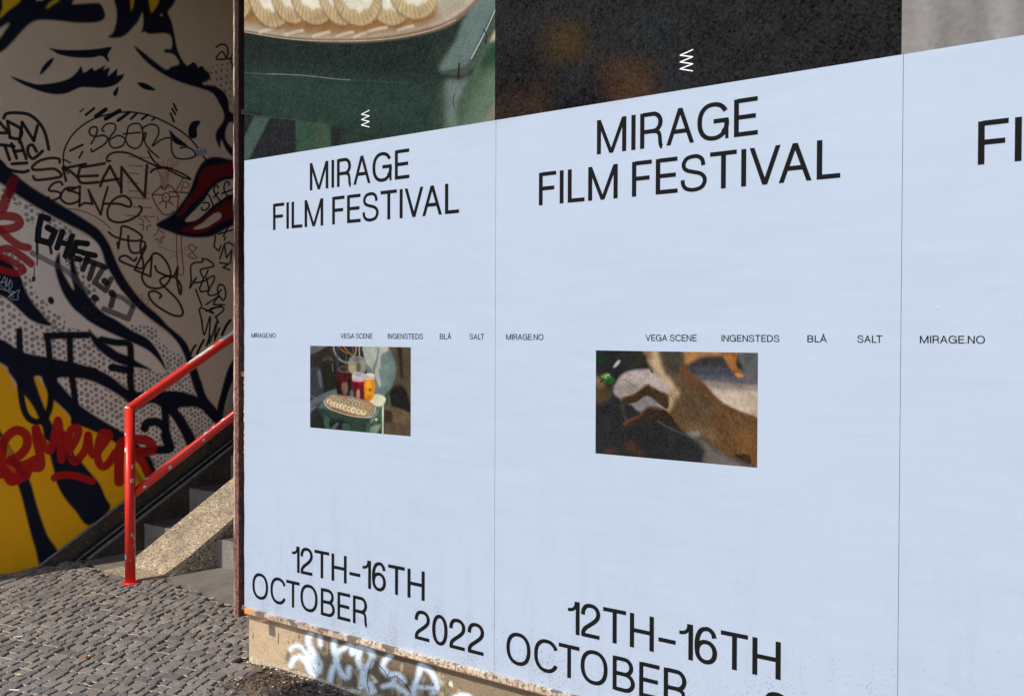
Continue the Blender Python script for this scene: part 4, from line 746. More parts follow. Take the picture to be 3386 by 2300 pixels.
def mat_sett(name='sett_granite'):
    b = NB(name); oi = b.n('ShaderNodeObjectInfo'); rnd = oi.outputs['Random']
    at = b.n('ShaderNodeAttribute'); at.attribute_name = 'tone'; at.attribute_type = 'GEOMETRY'
    sp = b.noise(250, 4, 0.75); sp2 = b.noise(900, 2, 0.5); wide_ = b.noise(3.0, 3, 0.5, vec=b.n('ShaderNodeNewGeometry').outputs['Position'])
    col = b.ramp(sp, [(.28, (0.045, 0.044, 0.046)), (.44, (0.135, 0.124, 0.113)), (.58, (0.255, 0.228, 0.200)), (.74, (0.45, 0.395, 0.34))])
    col = b.mix(1.0, col, b.ramp(at.outputs['Fac'], [(0, (0.70, 0.72, 0.77)), (.6, (1.0, 1.0, 1.0)), (1, (1.26, 1.22, 1.16))]), 'MULTIPLY')
    col = b.mix(1.0, col, b.ramp(wide_, [(.35, 0.86), (.65, 1.06)]), 'MULTIPLY')
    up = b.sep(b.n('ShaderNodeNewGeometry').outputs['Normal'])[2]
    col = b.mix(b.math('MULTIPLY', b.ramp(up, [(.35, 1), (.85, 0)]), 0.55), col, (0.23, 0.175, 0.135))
    b.base(col, 0.85, 0.25); b.bump(b.math('ADD', sp, b.math('MULTIPLY', b.noise(75, 4, .6), 2.0)), 0.9, 0.005)
    return b.m
def mat_sand():
    b = NB('joint_sand'); n = b.noise(260, 4, 0.7); c = b.noise(6, 4, .6)
    col = b.ramp(n, [(.3, (0.10, 0.075, 0.055)), (.55, (0.24, 0.185, 0.14)), (.75, (0.40, 0.33, 0.26))]); col = b.mix(b.math('MULTIPLY', c, .5), col, (0.15, 0.12, 0.10))
    b.base(col, 0.95, 0.1); b.bump(n, 0.8, 0.004); return b.m
def mat_gravel_concrete():     # washed concrete with pebbles
    b = NB('washed_concrete'); v = b.voro(75, out='Color'); d = b.voro(75); n = b.noise(14, 4, .6); nn = b.noise(4, 3, .6)
    peb = b.ramp(b.sep(v)[0], [(.0, (0.12, 0.095, 0.07)), (.22, (0.30, 0.225, 0.145)), (.50, (0.42, 0.325, 0.21)), (.72, (0.10, 0.085, 0.07)), (.93, (0.66, 0.60, 0.50))], 'CONSTANT')
    col = b.mix(b.ramp(d, [(.35, 0), (.6, 1)]), peb, (0.36, 0.285, 0.195)); col = b.mix(b.math('MULTIPLY', b.ramp(n, [(.45, 0), (.7, 1)]), .45), col, (0.14, 0.115, 0.09))
    col = b.mix(b.math('MULTIPLY', b.ramp(nn, [(.5, 0), (.66, 1)]), .35), col, (0.10, 0.085, 0.07))
    b.base(col, 0.9, 0.2); b.bump(d, 0.7, 0.008); return b.m
def mat_terrazzo(name, base, spot, dark):
    b = NB(name); v = b.voro(62, out='Color'); d = b.voro(62); n = b.noise(7, 5, .65); g = b.noise(160, 3, .6)
    sp = b.math('MULTIPLY', b.math('GREATER_THAN', b.sep(v)[1], 0.80), b.math('LESS_THAN', b.math('ADD', d, b.math('MULTIPLY', g, .35)), 0.44))
    col = b.mix(b.ramp(n, [(.35, 0), (.68, 1)]), base, dark); col = b.mix(b.math('MULTIPLY', g, .5), col, base); col = b.mix(b.math('MULTIPLY', sp, .8), col, spot)
    b.base(col, 0.72, 0.35); b.bump(g, 0.25, 0.003); return b.m
def mat_redpaint():
    b = NB('chipped_red_paint'); P = b.sep(); nrm = b.sep(b.n('ShaderNodeNewGeometry').outputs['Normal'])
    n = b.noise(26, 5, .7); big = b.noise(6.5, 3, .6); v = b.voro(23, out='Distance'); vc = b.sep(b.voro(23, out='Color'))[0]
    fld = b.math('ADD', b.math('MULTIPLY', big, .62), b.math('MULTIPLY', n, .46))
    zone = b.ramp(b.math('DIVIDE', P[2], 3.0), [(.347, 0.0), (.351, 1.0), (.374, .95), (.384, .10), (.422, 0.05), (.436, .6), (.446, .95), (.470, .9), (.478, .2), (.486, .95), (.55, .8), (1, .6)])
    fld = b.math('ADD', fld, b.math('MULTIPLY', zone, .42))
    worn = b.math('MULTIPLY', b.ramp(b.math('ADD', nrm[2], b.math('MULTIPLY', n, .5)), [(.28, 0), (.36, 1)]), b.ramp(fld, [(.735, 0), (.745, 1)]))
    chip = b.math('MULTIPLY', b.math('LESS_THAN', b.math('ADD', v, b.math('MULTIPLY', n, .30)), 0.50), b.math('GREATER_THAN', vc, 0.80)); chip = b.math('MULTIPLY', chip, b.math('LESS_THAN', P[2], 1.0))
    msk = b.math('MAXIMUM', worn, chip, clamp=True)
    red = b.mix(b.noise(9, 4, .6), (0.66, 0.017, 0.010), (0.77, 0.032, 0.017)); red = b.mix(b.math('MULTIPLY', b.ramp(b.noise(60, 4, .6), [(.58, 0), (.66, 1)]), .35), red, (0.30, 0.012, 0.010))
    grey = b.mix(b.ramp(n, [(.4, 0), (.6, 1)]), (0.42, 0.42, 0.38), (0.55, 0.56, 0.52)); col = b.mix(msk, red, grey)
    b.base(col, b.math('ADD', b.math('MULTIPLY', msk, .35), .36), 0.5); b.bump(b.math('ADD', b.math('MULTIPLY', msk, -.6), b.math('MULTIPLY', b.noise(110, 3, .5), .12)), 0.5, 0.003)
    return b.m
def mat_rust():
    b = NB('rusty_steel'); n = b.noise(55, 6, .75); m2 = b.noise(170, 4, .7); w_ = b.noise(1.0, 4, .6, vec=b.mapv((30, 30, 3))); z = b.sep()[2]
    col = b.ramp(n, [(.30, (0.035, 0.018, 0.016)), (.45, (0.125, 0.050, 0.040)), (.58, (0.22, 0.098, 0.075)), (.72, (0.34, 0.17, 0.13))])
    col = b.mix(b.math('MULTIPLY', b.ramp(m2, [(.60, 0), (.68, 1)]), .8), col, (0.62, 0.52, 0.47)); col = b.mix(b.ramp(m2, [(.28, 1), (.38, 0)]), col, (0.018, 0.012, 0.012))
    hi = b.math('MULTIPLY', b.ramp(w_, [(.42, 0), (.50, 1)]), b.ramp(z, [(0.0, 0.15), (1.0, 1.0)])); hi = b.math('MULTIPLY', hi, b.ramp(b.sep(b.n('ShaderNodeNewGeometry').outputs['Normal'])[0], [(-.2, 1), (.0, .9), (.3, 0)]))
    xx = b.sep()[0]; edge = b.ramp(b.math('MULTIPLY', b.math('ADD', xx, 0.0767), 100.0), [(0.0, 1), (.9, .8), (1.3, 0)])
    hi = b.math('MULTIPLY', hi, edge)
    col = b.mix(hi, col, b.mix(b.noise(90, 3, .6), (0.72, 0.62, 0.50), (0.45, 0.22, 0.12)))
    up_ = b.ramp(b.math('ADD', b.math('DIVIDE', z, 4.0), b.math('MULTIPLY', n, .08)), [(.44, 0), (.50, 1)]); col = b.mix(b.math('MULTIPLY', up_, b.math('SUBTRACT', 1.0, hi)), col, b.mix(b.ramp(m2, [(.55, 0), (.65, 1)]), (0.022, 0.010, 0.008), (0.09, 0.05, 0.04)))  # upper post darkened in colour, painting in the shade up there
    b.base(col, 0.9, 0.2); b.bump(b.math('ADD', n, b.math('MULTIPLY', m2, .5)), 1.0, 0.004); return b.m
def mat_trim():
    b = NB('flaking_trim_paint'); P = b.sep(); x = P[0]
    a = b.noise(1.0, 5, .7, vec=b.mapv((9, 1, 30))); c = b.noise(1.0, 3, .6, vec=b.mapv((5, 1, 9), loc=(3, 0, 1))); r = b.noise(70, 5, .7)
    col = b.mix(b.ramp(a, [(.38, 0), (.60, 1)]), (0.50, 0.46, 0.36), (0.28, 0.30, 0.28))
    pale = b.ramp(b.math('DIVIDE', x, 4.0), [(.16, 0), (.19, 1), (.30, .9), (.38, .3)]); col = b.mix(b.math('MULTIPLY', pale, b.ramp(r, [(.4, .9), (.6, .4)])), col, (0.62, 0.58, 0.46))
    col = b.mix(b.math('MULTIPLY', b.ramp(c, [(.53, 0), (.545, 1)]), .9), col, (0.055, 0.085, 0.095)); col = b.mix(b.math('MULTIPLY', b.ramp(c, [(.36, 1), (.38, 0)]), .85), col, (0.10, 0.38, 0.42))
    drip = b.noise(1.0, 4, .7, vec=b.mapv((60, 1, 4))); col = b.mix(b.math('MULTIPLY', b.ramp(drip, [(.52, 0), (.60, 1)]), .65), col, (0.20, 0.085, 0.035))
    col = b.mix(b.ramp(b.math('ADD', r, b.math('MULTIPLY', a, .35)), [(.70, 0), (.76, 1)]), col, (0.13, 0.045, 0.02))
    col = b.mix(b.math('MULTIPLY', b.ramp(x, [(.0, 1), (.05, .85), (.10, .1)]), b.ramp(r, [(.3, 0.4), (.5, 1)])), col, (0.62, 0.25, 0.04))
    low = b.ramp(b.math('MULTIPLY', b.math('SUBTRACT', P[2], 0.219), 100.0), [(0.15, 1), (.5, 0)]); col = b.mix(low, col, (0.24, 0.09, 0.03))
    b.base(col, 0.75, 0.3); b.bump(r, .6, 0.003); return b.m
def mat_simple(name, c1, c2, scale=20, rough=.8, spec=.3, metal=0.0, bump=.3):
    b = NB(name); n = b.noise(scale, 5, .6); b.base(b.mix(b.ramp(n, [(.35, 0), (.65, 1)]), c1, c2), rough, spec, metal); b.bump(n, bump, 0.004); return b.m
M_PAPER, M_INK, M_SETT, M_SAND = mat_paper(), mat_ink(), mat_sett(), mat_sand()
M_RAMP = mat_gravel_concrete()
M_STEP = mat_terrazzo('grey_step_stone', (0.165, 0.148, 0.125), (0.30, 0.27, 0.23), (0.095, 0.085, 0.075))
M_RISER = mat_terrazzo('sunlit_riser_stone', (0.23, 0.205, 0.175), (0.38, 0.35, 0.30), (0.13, 0.118, 0.105))  # step stone paled, painting in sunlight on the risers
M_TREAD = mat_terrazzo('shaded_tread_stone', (0.085, 0.080, 0.076), (0.18, 0.17, 0.16), (0.050, 0.047, 0.045))  # step stone darkened, painting in shade on the treads
M_STRING = mat_terrazzo('dark_terrazzo', (0.085, 0.058, 0.040), (0.30, 0.23, 0.17), (0.020, 0.014, 0.011))
M_LEDGE = mat_simple('ledge_stone', (0.10, 0.096, 0.09), (0.20, 0.19, 0.175), 30)
M_BLACK = mat_simple('black_rubber', (0.008, 0.008, 0.009), (0.016, 0.016, 0.018), 40, .55)
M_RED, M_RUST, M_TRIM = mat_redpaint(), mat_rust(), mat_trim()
M_CONC = mat_simple('plain_concrete', (0.26, 0.25, 0.235), (0.34, 0.33, 0.31), 8)
M_BOARD = mat_simple('board_metal', (0.20, 0.20, 0.21), (0.30, 0.30, 0.30), 12, .6)

# ------------------------------------------------------------ ground
GZ = -0.032
g = mesh_obj('ground', [(-400, -400, GZ-0.008), (400, -400, GZ-0.008), (400, 400, GZ-0.008), (-400, 400, GZ-0.008)], [(0, 1, 2, 3)], mat_simple('asphalt', (0.045, 0.044, 0.042), (0.08, 0.078, 0.074), 60)); tag(g, kind='structure')
LAND = [(-2.421, .605), (-2.05, .53), (-1.93, .50), (-1.76, .50), (-1.72, .62), (-1.60, .685), (-.82, .56), (-.03, .44), (-.03, 1.045), (-2.421, 1.045)]
def inside(x, y, poly):
    r = False; n = len(poly)
    for i in range(n):
        x1, y1 = poly[i]; x2, y2 = poly[(i+1) % n]
        if (y1 > y) != (y2 > y) and x < (x2-x1)*(y-y1)/(y2-y1)+x1: r = not r
    return r
pav = mesh_obj('pavement', [(-7, -6, GZ+0.006), (7, -6, GZ+0.006), (7, 1.0, GZ+0.006), (-7, 1.0, GZ+0.006)], [(0, 1, 2, 3)], M_SAND); tag(pav, kind='structure')

def hgt(x, y): return 0.0022*math.sin(2.3*x+1.1*y)+0.0018*math.sin(5.1*y-1.7*x)+0.0012*math.sin(9.0*x+3)
def sett(cs, z, rng):
    """one sett: four plan corners, a rounded, slightly uneven head"""
    cx = sum(p[0] for p in cs)/4; cy = sum(p[1] for p in cs)/4; V = []
    def ring(k, zz, j=0.0):
        for i in range(4):
            a, b = cs[i], cs[(i+1) % 4]
            for f in (0.14, 0.5, 0.86):
                px, py = a[0]+(b[0]-a[0])*f, a[1]+(b[1]-a[1])*f
                V.append((cx+(px-cx)*k+rng.uniform(-j, j), cy+(py-cy)*k+rng.uniform(-j, j), zz+(rng.uniform(-j, j)*.6)))
    ring(1.0, z-0.020); ring(0.99, z-0.0045, .0008); ring(0.93, z-0.0006, .0011); V.append((cx, cy, z+rng.uniform(-.0012, .0012)))
    Fc = []
    for r_ in range(2):
        for i in range(12): a = r_*12+i; b = r_*12+(i+1) % 12; Fc.append((a, b, b+12, a+12))
    for i in range(12): Fc.append((24+i, 24+(i+1) % 12, 36))
    return V, Fc
rng = random.Random(5); setts = []
TH0 = math.radians(11.5)
def warp(s, t):      # rows run at about 11.5 degrees to the wall and bend slowly
    th = TH0; s2 = s; t2 = t+0.06*math.sin(s*0.9+0.4)+0.008*math.sin(s*2.6)
    x = s2*math.cos(th)-t2*math.sin(th); y = s2*math.sin(th)+t2*math.cos(th)
    return x+0.16*t2*0.9*0.3, y
t = -5.6; row_t = []
while t < 3.4:
    pitch = rng.uniform(0.063, 0.080); s = -6.0+rng.uniform(0, .05)
    while s < 6.0:
        ln = rng.choice((0.044, 0.054, 0.062, 0.072, 0.086))*rng.uniform(.95, 1.08); gp = 0.0030; gs = 0.0058
        sk = -0.016+rng.uniform(-.006, .006)
        def J(): return rng.uniform(-.0030, .0030)
        cs = [warp(s+gs+J(), t+gp+J()), warp(s+ln-gs+J(), t+gp+J()), warp(s+ln-gs+sk+J(), t+pitch-gp+J()), warp(s+gs+sk+J(), t+pitch-gp+J())]
        cx = sum(p[0] for p in cs)/4; cy = sum(p[1] for p in cs)/4; s += ln
        if cx < -2.49 and cy > -1.22: continue
        if cy > 0.98 or cx < -5.2 or cx > 5.2 or cy < -4.6: continue
        if any(inside(px, py, LAND) for px, py in cs) or (cx > -2.45 and cy > .72) or (cx > -.01 and cy > .0): continue
        if cx < -2.40 and cy > .60: continue
        if max(p[0] for p in cs) > 0.012 and max(p[1] for p in cs) > 0.0: continue
        setts.append((cs, cx, cy))
    t += pitch; row_t.append(t)
def seen_px(cx, cy):
    x, y = proj((cx, cy, 0.0)); d = (np.array((cx, cy, 0))-CAM)@FW
    if d <= 0.2 or not (-20 < x < PW+20 and -20 < y < PH+20): return -1
    if cx > 0.0 and cy > 0: return -1
    return 1/d
order = sorted(range(len(setts)), key=lambda i: -seen_px(setts[i][1], setts[i][2]))
big = set(i for i in order[:300] if seen_px(setts[i][1], setts[i][2]) > 0)
VV, FF, TT = [], [], []
rows = []
for i, (cs, cx, cy) in enumerate(setts):
    z = hgt(cx, cy)+rng.uniform(-.0048, .0035); V, Fc = sett(cs, z, rng); tone = rng.random()
    if i in big:
        V = [(a-cx, b_-cy, c-0) for a, b_, c in V]
        me = bpy.data.meshes.new('cobblestone'); me.from_pydata(V, [], Fc); me.materials.append(M_SETT)
        at = me.attributes.new('tone', 'FLOAT', 'POINT'); at.data.foreach_set('value', [tone]*len(V)); o = bpy.data.objects.new('cobblestone', me); C.objects.link(o); o.parent = pav; o.location = (cx, cy, 0)
    else:
        b0 = len(VV); VV += V; FF += [tuple(q+b0 for q in f) for f in Fc]; TT += [tone]*len(V)
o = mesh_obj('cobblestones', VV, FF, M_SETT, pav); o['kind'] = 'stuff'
at = o.data.attributes.new('tone', 'FLOAT', 'POINT'); at.data.foreach_set('value', TT)

# sand washed into the joints along the rows
V, Fc = [], []; rs = random.Random(21)
for tt in row_t:
    q = -5.0; prev = False
    while q < 4.6:
        x, y = warp(q, tt); k = len(V); zt = hgt(x, y)-0.0040-rs.uniform(0, .004)+0.0035*math.sin(q*7+tt*11)*0.4
        ok = -5 < x < 4.4 and -4.4 < y < .62 and not inside(x, y, LAND) and not (x > -.02 and y > -.01) and not (x < -2.5 and y > -1.2)
        if ok:
            (xa, ya), (xb, yb) = warp(q, tt-.0062), warp(q, tt+.0062); V += [(xa, ya, zt-.003), (x, y, zt), (xb, yb, zt-.003)]
            if prev: Fc += [(k-3, k-2, k+1, k), (k-2, k-1, k+2, k+1)]
        prev = ok; q += .03
js = mesh_obj('joint_sand', V, Fc, mat_simple('pale_joint_sand', (0.24, 0.185, 0.14), (0.42, 0.34, 0.27), 160, .95, .1), pav); js['kind'] = 'stuff'
# grit and tiny pale bits lying about
V, Fc = [], []
for _ in range(1500):
    x, y = rs.uniform(-2.5, .9), rs.uniform(-1.6, .6)
    if inside(x, y, LAND) and rs.random() < .6: continue
    if x > 0 and y > -.01: continue
    z = hgt(x, y)+.0045; s_ = rs.choice((.0011, .0015, .002, .003)); a = rs.uniform(0, 6.28); k = len(V)
    for i in range(4): V.append((x+s_*math.cos(a+i*1.57)*rs.uniform(.5, 1.3), y+s_*math.sin(a+i*1.57)*rs.uniform(.5, 1.3), z+rs.uniform(-.0006, .0012)))
    V.append((x, y, z-.002)); Fc += [(k, k+1, k+2, k+3), (k, k+4, k+1), (k+1, k+4, k+2), (k+2, k+4, k+3), (k+3, k+4, k)]
gr = mesh_obj('grit', V, Fc, mat_simple('pale_grit', (0.30, 0.24, 0.18), (0.62, 0.56, 0.48), 9)); tag(gr, 'tiny pale grit and crumbs scattered over the cobbles', 'grit', kind='stuff')

# landing slab before the steps
bm = bmesh.new(); lo = [bm.verts.new((x, y, -0.03)) for x, y in LAND]; hi = [bm.verts.new((x, y, 0.001)) for x, y in LAND]
bm.faces.new(hi); bm.faces.new(lo[::-1])
for i in range(len(LAND)): bm.faces.new((lo[i], lo[(i+1) % len(LAND)], hi[(i+1) % len(LAND)], hi[i]))
bmesh.ops.recalc_face_normals(bm, faces=bm.faces[:]); tag(bm_obj('stair_landing', bm, M_STEP), kind='structure')

# ------------------------------------------------------------ mural wall
im = mural_canvas.image('mural_paint'); mc = mural_canvas
M_MURAL = mat_mural(im)
root = empty('mural_wall', (XM, 1.4, 0)); tag(root, 'tall rendered wall with a painted comic face, dotted yellow hair and graffiti tags', 'wall')
y0, y1, z0, z1 = mc.u0, mc.u1, mc.z0, mc.z1
o = mesh_obj('painted_face', [(0, y0-1.4, z0), (0, y1-1.4, z0), (0, y1-1.4, z1), (0, y0-1.4, z1)], [(0, 1, 2, 3)], M_MURAL, root, uvs=[(0, 0), (1, 0), (1, 1), (0, 1)])
box_obj('wall_body', (-0.32, y0-1.4, z0), (-0.002, y1-1.4+1.4, z1), M_CONC, root)
# sticker
def wall_quad(name, pts_px, mat, parent=None, eps=0.0012):
    V = [inv(x, y, 0, XM) for x, y in pts_px]; return mesh_obj(name, [(v[0]+eps, v[1], v[2]) for v in V], [tuple(range(len(V)))], mat, parent)
st = wall_quad('sticker', T([(1822, 1388), (1910, 1372), (1938, 1440), (1832, 1464)]), mat_simple('sticker_paper', (0.42, 0.40, 0.40), (0.5, 0.48, 0.48), 80)); tag(st, 'small white sticker with a red letter R on the mural beside the lips', 'sticker')
def wall_letter(ch, px, h_px, w_px, mat, parent):
    o = text_mesh('printed_letter', ch, 0, w_px/460., 0, h_px/520., 0, mat, parent, (0, 0, 0)); P = inv(px[0], px[1], 0, XM)
    for v in o.data.vertices: x, y, z = v.co; v.co = (P[0]+0.0018-y*1.0, P[1]+x, P[2]+z+x*0.15)
    return o
M_RL = mat_simple('red_print', (0.35, 0.01, 0.01), (0.42, 0.02, 0.02), 60)
wall_letter('R', T([(1898, 1428)])[0], 14, 11, M_RL, st); wall_letter('O', T([(1862, 1444)])[0], 19, 11, M_INK, st); wall_letter('D', T([(1830, 1450)])[0], 19, 10, M_INK, st)

# ------------------------------------------------------------ stairs with ramp
SL = 0.558
stairs = empty('staircase', (-1.3, 1.04, 0)); tag(stairs, 'grey stone staircase with a pebbled concrete ramp down the middle', 'stairs')
ox, oy = -1.3, 1.04
def rel(lo, hi): return (lo[0]-ox, lo[1]-oy, lo[2]), (hi[0]-ox, hi[1]-oy, hi[2])
zk = 0.180; yk = 1.04
for k in range(8):
    top = 0.180+0.201*k; yk = 1.04+0.360*k; bot = -0.02 if k == 0 else top-0.201-0.004
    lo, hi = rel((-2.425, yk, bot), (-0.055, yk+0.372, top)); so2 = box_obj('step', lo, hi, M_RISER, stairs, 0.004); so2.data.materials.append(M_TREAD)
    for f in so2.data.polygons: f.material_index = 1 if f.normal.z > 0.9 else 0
def prism_rel(name, poly, x0, x1, mat, bev=0.0): return prism_obj(name, [(y-oy, z) for y, z in poly], x0-ox, x1-ox, mat, stairs, bev)
YE = 3.85
rampz = lambda y: SL*(y-0.700)+0.006
prism_rel('ramp', [(0.695, -0.02), (0.695, 0.004), (YE, rampz(YE)), (YE, rampz(YE)-0.35), (1.5, -0.02)], -2.10, -1.608, M_RAMP, 0.006)
box_rel_lo, box_rel_hi = rel((-2.075, .525, -.02), (-1.625, .6935, .0045)); box_obj('ramp_foot', box_rel_lo, box_rel_hi, M_RAMP, stairs, .002)
l1 = lambda y: SL*(y-0.350); l2 = lambda y: SL*(y-0.545); l3 = lambda y: SL*(y-0.640)
prism_rel('wall_string', [(0.350, -0.03), (0.352, 0.0), (YE, l1(YE)), (YE, l1(YE)-0.6), (1.4, -0.03)], XM+0.003, -2.503, M_STRING, 0.002)
prism_rel('string_edge', [(0.350, 0.001), (YE, l1(YE)+0.001), (YE, l1(YE)+0.009), (0.342, 0.003)], XM+0.004, -2.501, M_LEDGE)
prism_rel('guide_channel', [(0.545, -0.03), (0.547, 0.0), (YE, l2(YE)), (YE, l2(YE)-0.6), (1.5, -0.03)], -2.503, -2.462, M_BLACK, 0.003)
prism_rel('guide_rail', [(0.575, 0.0), (YE, SL*(YE-0.575)), (YE, SL*(YE-0.575)+0.012), (0.565, 0.006)], -2.470, -2.456, M_LEDGE)
prism_rel('side_kerb', [(0.635, -0.03), (0.637, 0.0), (YE, l3(YE)), (YE, l3(YE)-0.9), (1.6, -0.03)], -2.462, -2.424, M_STRING, 0.003)
prism_rel('kerb_ledge', [(0.640, 0.001), (YE, l3(YE)+0.001), (YE, l3(YE)+0.010), (0.632, 0.005)], -2.458, -2.426, M_LEDGE)

# ------------------------------------------------------------ red handrail
hr = empty('handrail', (-1.681, 0.47, 0)); tag(hr, 'chipped red tubular handrail with two sloping rails at the foot of the stairs', 'handrail')
def tube_obj(name, pts, r, mat, parent, org, cut0=None, cut1=None):
    bm = bmesh.new(); add_tube(bm, [(p[0]-org[0], p[1]-org[1], p[2]-org[2]) for p in pts], r, 28, True, cut0, cut1); return bm_obj(name, bm, mat, parent)
RG = 0.582; org = (-1.681, 0.47, 0); ZT = 1.043
_d = Vector((0, 1, RG)).normalized(); CUT = (Vector((0, 0, 1))+_d)[:]
tube_obj('top_rail', [(-1.681, .47, ZT), (-1.681, .47+3.1, ZT+3.1*RG)], 0.0300, M_RED, hr, org, CUT, None)
tube_obj('post', [(-1.681, .47, -.012), (-1.681, .47, ZT)], 0.0300, M_RED, hr, org, None, CUT)
tube_obj('lower_rail', [(-1.681, .480, .524), (-1.681, .47+3.1, .518+3.1*RG)], 0.0265, M_RED, hr, org)
tube_obj('post', [(-1.681, .47+3.0, 1.2), (-1.681, .47+3.0, ZT+3.0*RG)], 0.0290, M_RED, hr, org)
bm = bmesh.new(); add_tube(bm, [(0, 0, -.004), (0, 0, .004)], 0.046); bm_obj('base_ring', bm, M_RED, hr)

# ------------------------------------------------------------ hoarding, plinth, edge post
XE = 4.42
hb_ = empty('poster_hoarding', (2.2, 0, 0.22)); tag(hb_, 'long metal poster hoarding with a flaking rusty bottom trim above a low plinth', 'hoarding')
H0 = (2.2, 0, 0.22)
def hbox(name, lo, hi, mat, bev=0.0): return box_obj(name, [a-b for a, b in zip(lo, H0)], [a-b for a, b in zip(hi, H0)], mat, hb_, bev)
hbox('panel', (0.002, 0.0035, 0.246), (XE, 0.13, 3.52), M_BOARD, 0.002)
tr = box_obj('bottom_trim', (0.016, -0.014, 0.2175), (XE, 0.128, 0.2445), M_TRIM, hb_, 0.0015); tr.location = (-H0[0], 0, -H0[2])
hbox('shadow_tab', (0.150, -0.052, 0.2165), (0.196, 0.01, 0.2195), M_RUST)  # tab added for the shadow it casts on the plinth
pl_c = Canvas(1, 0.0115, 0.0, 2.4, -0.05, 0.225, 640)
def paint_plinth(c):
    n1 = vnoise(c.h, c.w, 220, 51, 5); n2 = vnoise(c.h, c.w, 30, 52, 5); n3 = vnoise(c.h, c.w, 12, 53, 3); vn = vnoise(c.h//6+2, c.w, 16, 54, 4).repeat(6, 0)[:c.h]
    c.img[:] = np.array((0.46, 0.335, 0.21))*(0.80+0.25*n1+0.16*n2)[..., None]
    rough = np.clip((c.U-0.30)/0.25, 0, 1)*np.where(c.U > 1.16, 0.75, 1.0)*1.75  # peeled render, darkened further to paint in the shade on this stretch
    c.img = c.img*(1-(rough*0.5)[..., None])+np.array((0.135, 0.098, 0.062))*(rough*0.5)[..., None]
    t = lambda p: T(p, 1900, 760, 0.4045); q = lambda p: T(p, 1960, 740, 0.19)
    g = np.random.default_rng(9); WH = (0.74, 0.83, 0.90)
    for _ in range(90):
        x = g.uniform(430, 1900); y = 440+(x-400)*0.30+g.uniform(0, 330); w_, h = g.uniform(8, 34), g.uniform(18, 60)
        pts = [(x+w_*g.uniform(.6, 1.1)*math.cos(a), y+h*g.uniform(.6, 1.1)*math.sin(a)) for a in np.linspace(0, 6.28, 9, endpoint=False)]
        c.poly(t(pts), (0.40, 0.32, 0.19) if g.random() < .55 else (0.12, 0.085, 0.055), 0.8, .7, 2)
    for p, w_ in (([(500, 605), (530, 578), (570, 582), (610, 620), (640, 665)], 15), ([(665, 480), (645, 510), (645, 560), (670, 620), (690, 700), (715, 760)], 22), ([(500, 735), (520, 690), (570, 665), (605, 690)], 18), ([(630, 690), (650, 760), (690, 830)], 24), ([(735, 500), (740, 570)], 16),
                  ([(700, 640), (740, 720), (730, 790)], 16), ([(855, 520), (850, 600), (870, 680), (835, 780), (815, 880)], 20), ([(860, 640), (930, 600), (990, 570), (1000, 640)], 18), ([(870, 700), (910, 800), (960, 830), (975, 760)], 20), ([(1010, 620), (1060, 590), (1130, 600), (1165, 660), (1140, 730)], 22),
                  ([(1060, 620), (1050, 700), (1090, 790), (1110, 880), (1150, 960)], 20), ([(1140, 730), (1090, 800), (1070, 920)], 18), ([(1310, 660), (1265, 700), (1250, 760), (1300, 810), (1380, 820), (1420, 870)], 20), ([(1150, 890), (1180, 950)], 16), ([(1340, 850), (1320, 890), (1250, 910)], 16),
                  ([(1330, 890), (1400, 930), (1450, 970)], 18), ([(1560, 740), (1540, 820), (1510, 910), (1500, 990)], 20), ([(1570, 740), (1650, 800), (1690, 900), (1660, 960)], 20), ([(1520, 910), (1620, 920), (1690, 930)], 14), ([(1830, 1010), (1900, 985), (1970, 1010), (1990, 1080)], 22), ([(2100, 1060), (2080, 1150)], 20)):
        c.stroke(t(p), w_*.80, WH, 8.0, 0.96)
    for _ in range(260):
        x = g.uniform(430, 1900); y = 470+(x-400)*0.30+g.uniform(0, 330); l = g.uniform(4, 26); a = g.normal(1.5, .5)
        c.stroke(t([(x, y), (x+l*.5*math.cos(a)+g.normal(0, 3), y+l*.5*math.sin(a)), (x+l*math.cos(a), y+l*math.sin(a))]), g.uniform(.8, 2.0), (0.045, 0.032, 0.022), .5, .8, smooth=2)
    for p in ([(1165, 690), (1140, 760), (1125, 860), (1140, 960)], [(1180, 690), (1260, 780), (1310, 840), (1360, 830), (1440, 900), (1480, 960)], [(930, 925), (1040, 930), (1080, 945)], [(485, 770), (540, 775), (560, 770)], [(400, 480), (395, 560)], [(190, 480), (188, 520)]): c.stroke(t(p), 2.4, (0.03, 0.022, 0.016), .6, .9)
    for p in ([(1740, 820), (1752, 830), (1742, 842)], [(1715, 850), (1740, 880), (1735, 900)], [(1790, 870), (1815, 862), (1825, 920), (1790, 900)], [(1150, 810), (1180, 830), (1215, 870), (1180, 890)], [(950, 930), (1080, 940), (1060, 990), (960, 980)]): c.poly(t(p), (0.72, 0.68, 0.60), .8, .85, 0)
    b = np.clip((0.022-c.Z+0.02*(n3-.5))/0.012, 0, 1)[..., None]; c.img = c.img*(1-b*.8)+np.array((0.50, 0.42, 0.30))*(0.5+n3)[..., None]*b*.8
    spk = (np.random.default_rng(4).random(c.img.shape[:2]) > .985).astype(np.float32); spk = blur(spk, 1)*2.2; c.img *= (1-np.clip(spk, 0, .6))[..., None]
    c.img[:] = np.clip(c.img, 0, 1)
paint_plinth(pl_c)
root = empty('plinth_wall', (2.2, .1, 0)); tag(root, 'low brown rendered plinth with white spray graffiti under the poster hoarding', 'wall')
M_PL = mat_image('peeling_plinth_render', pl_c.image('plinth_paint'), 0.9, 130, 0.6); M_PL2 = mat_simple('brown_render', (0.30, 0.22, 0.14), (0.36, 0.27, 0.17), 12)
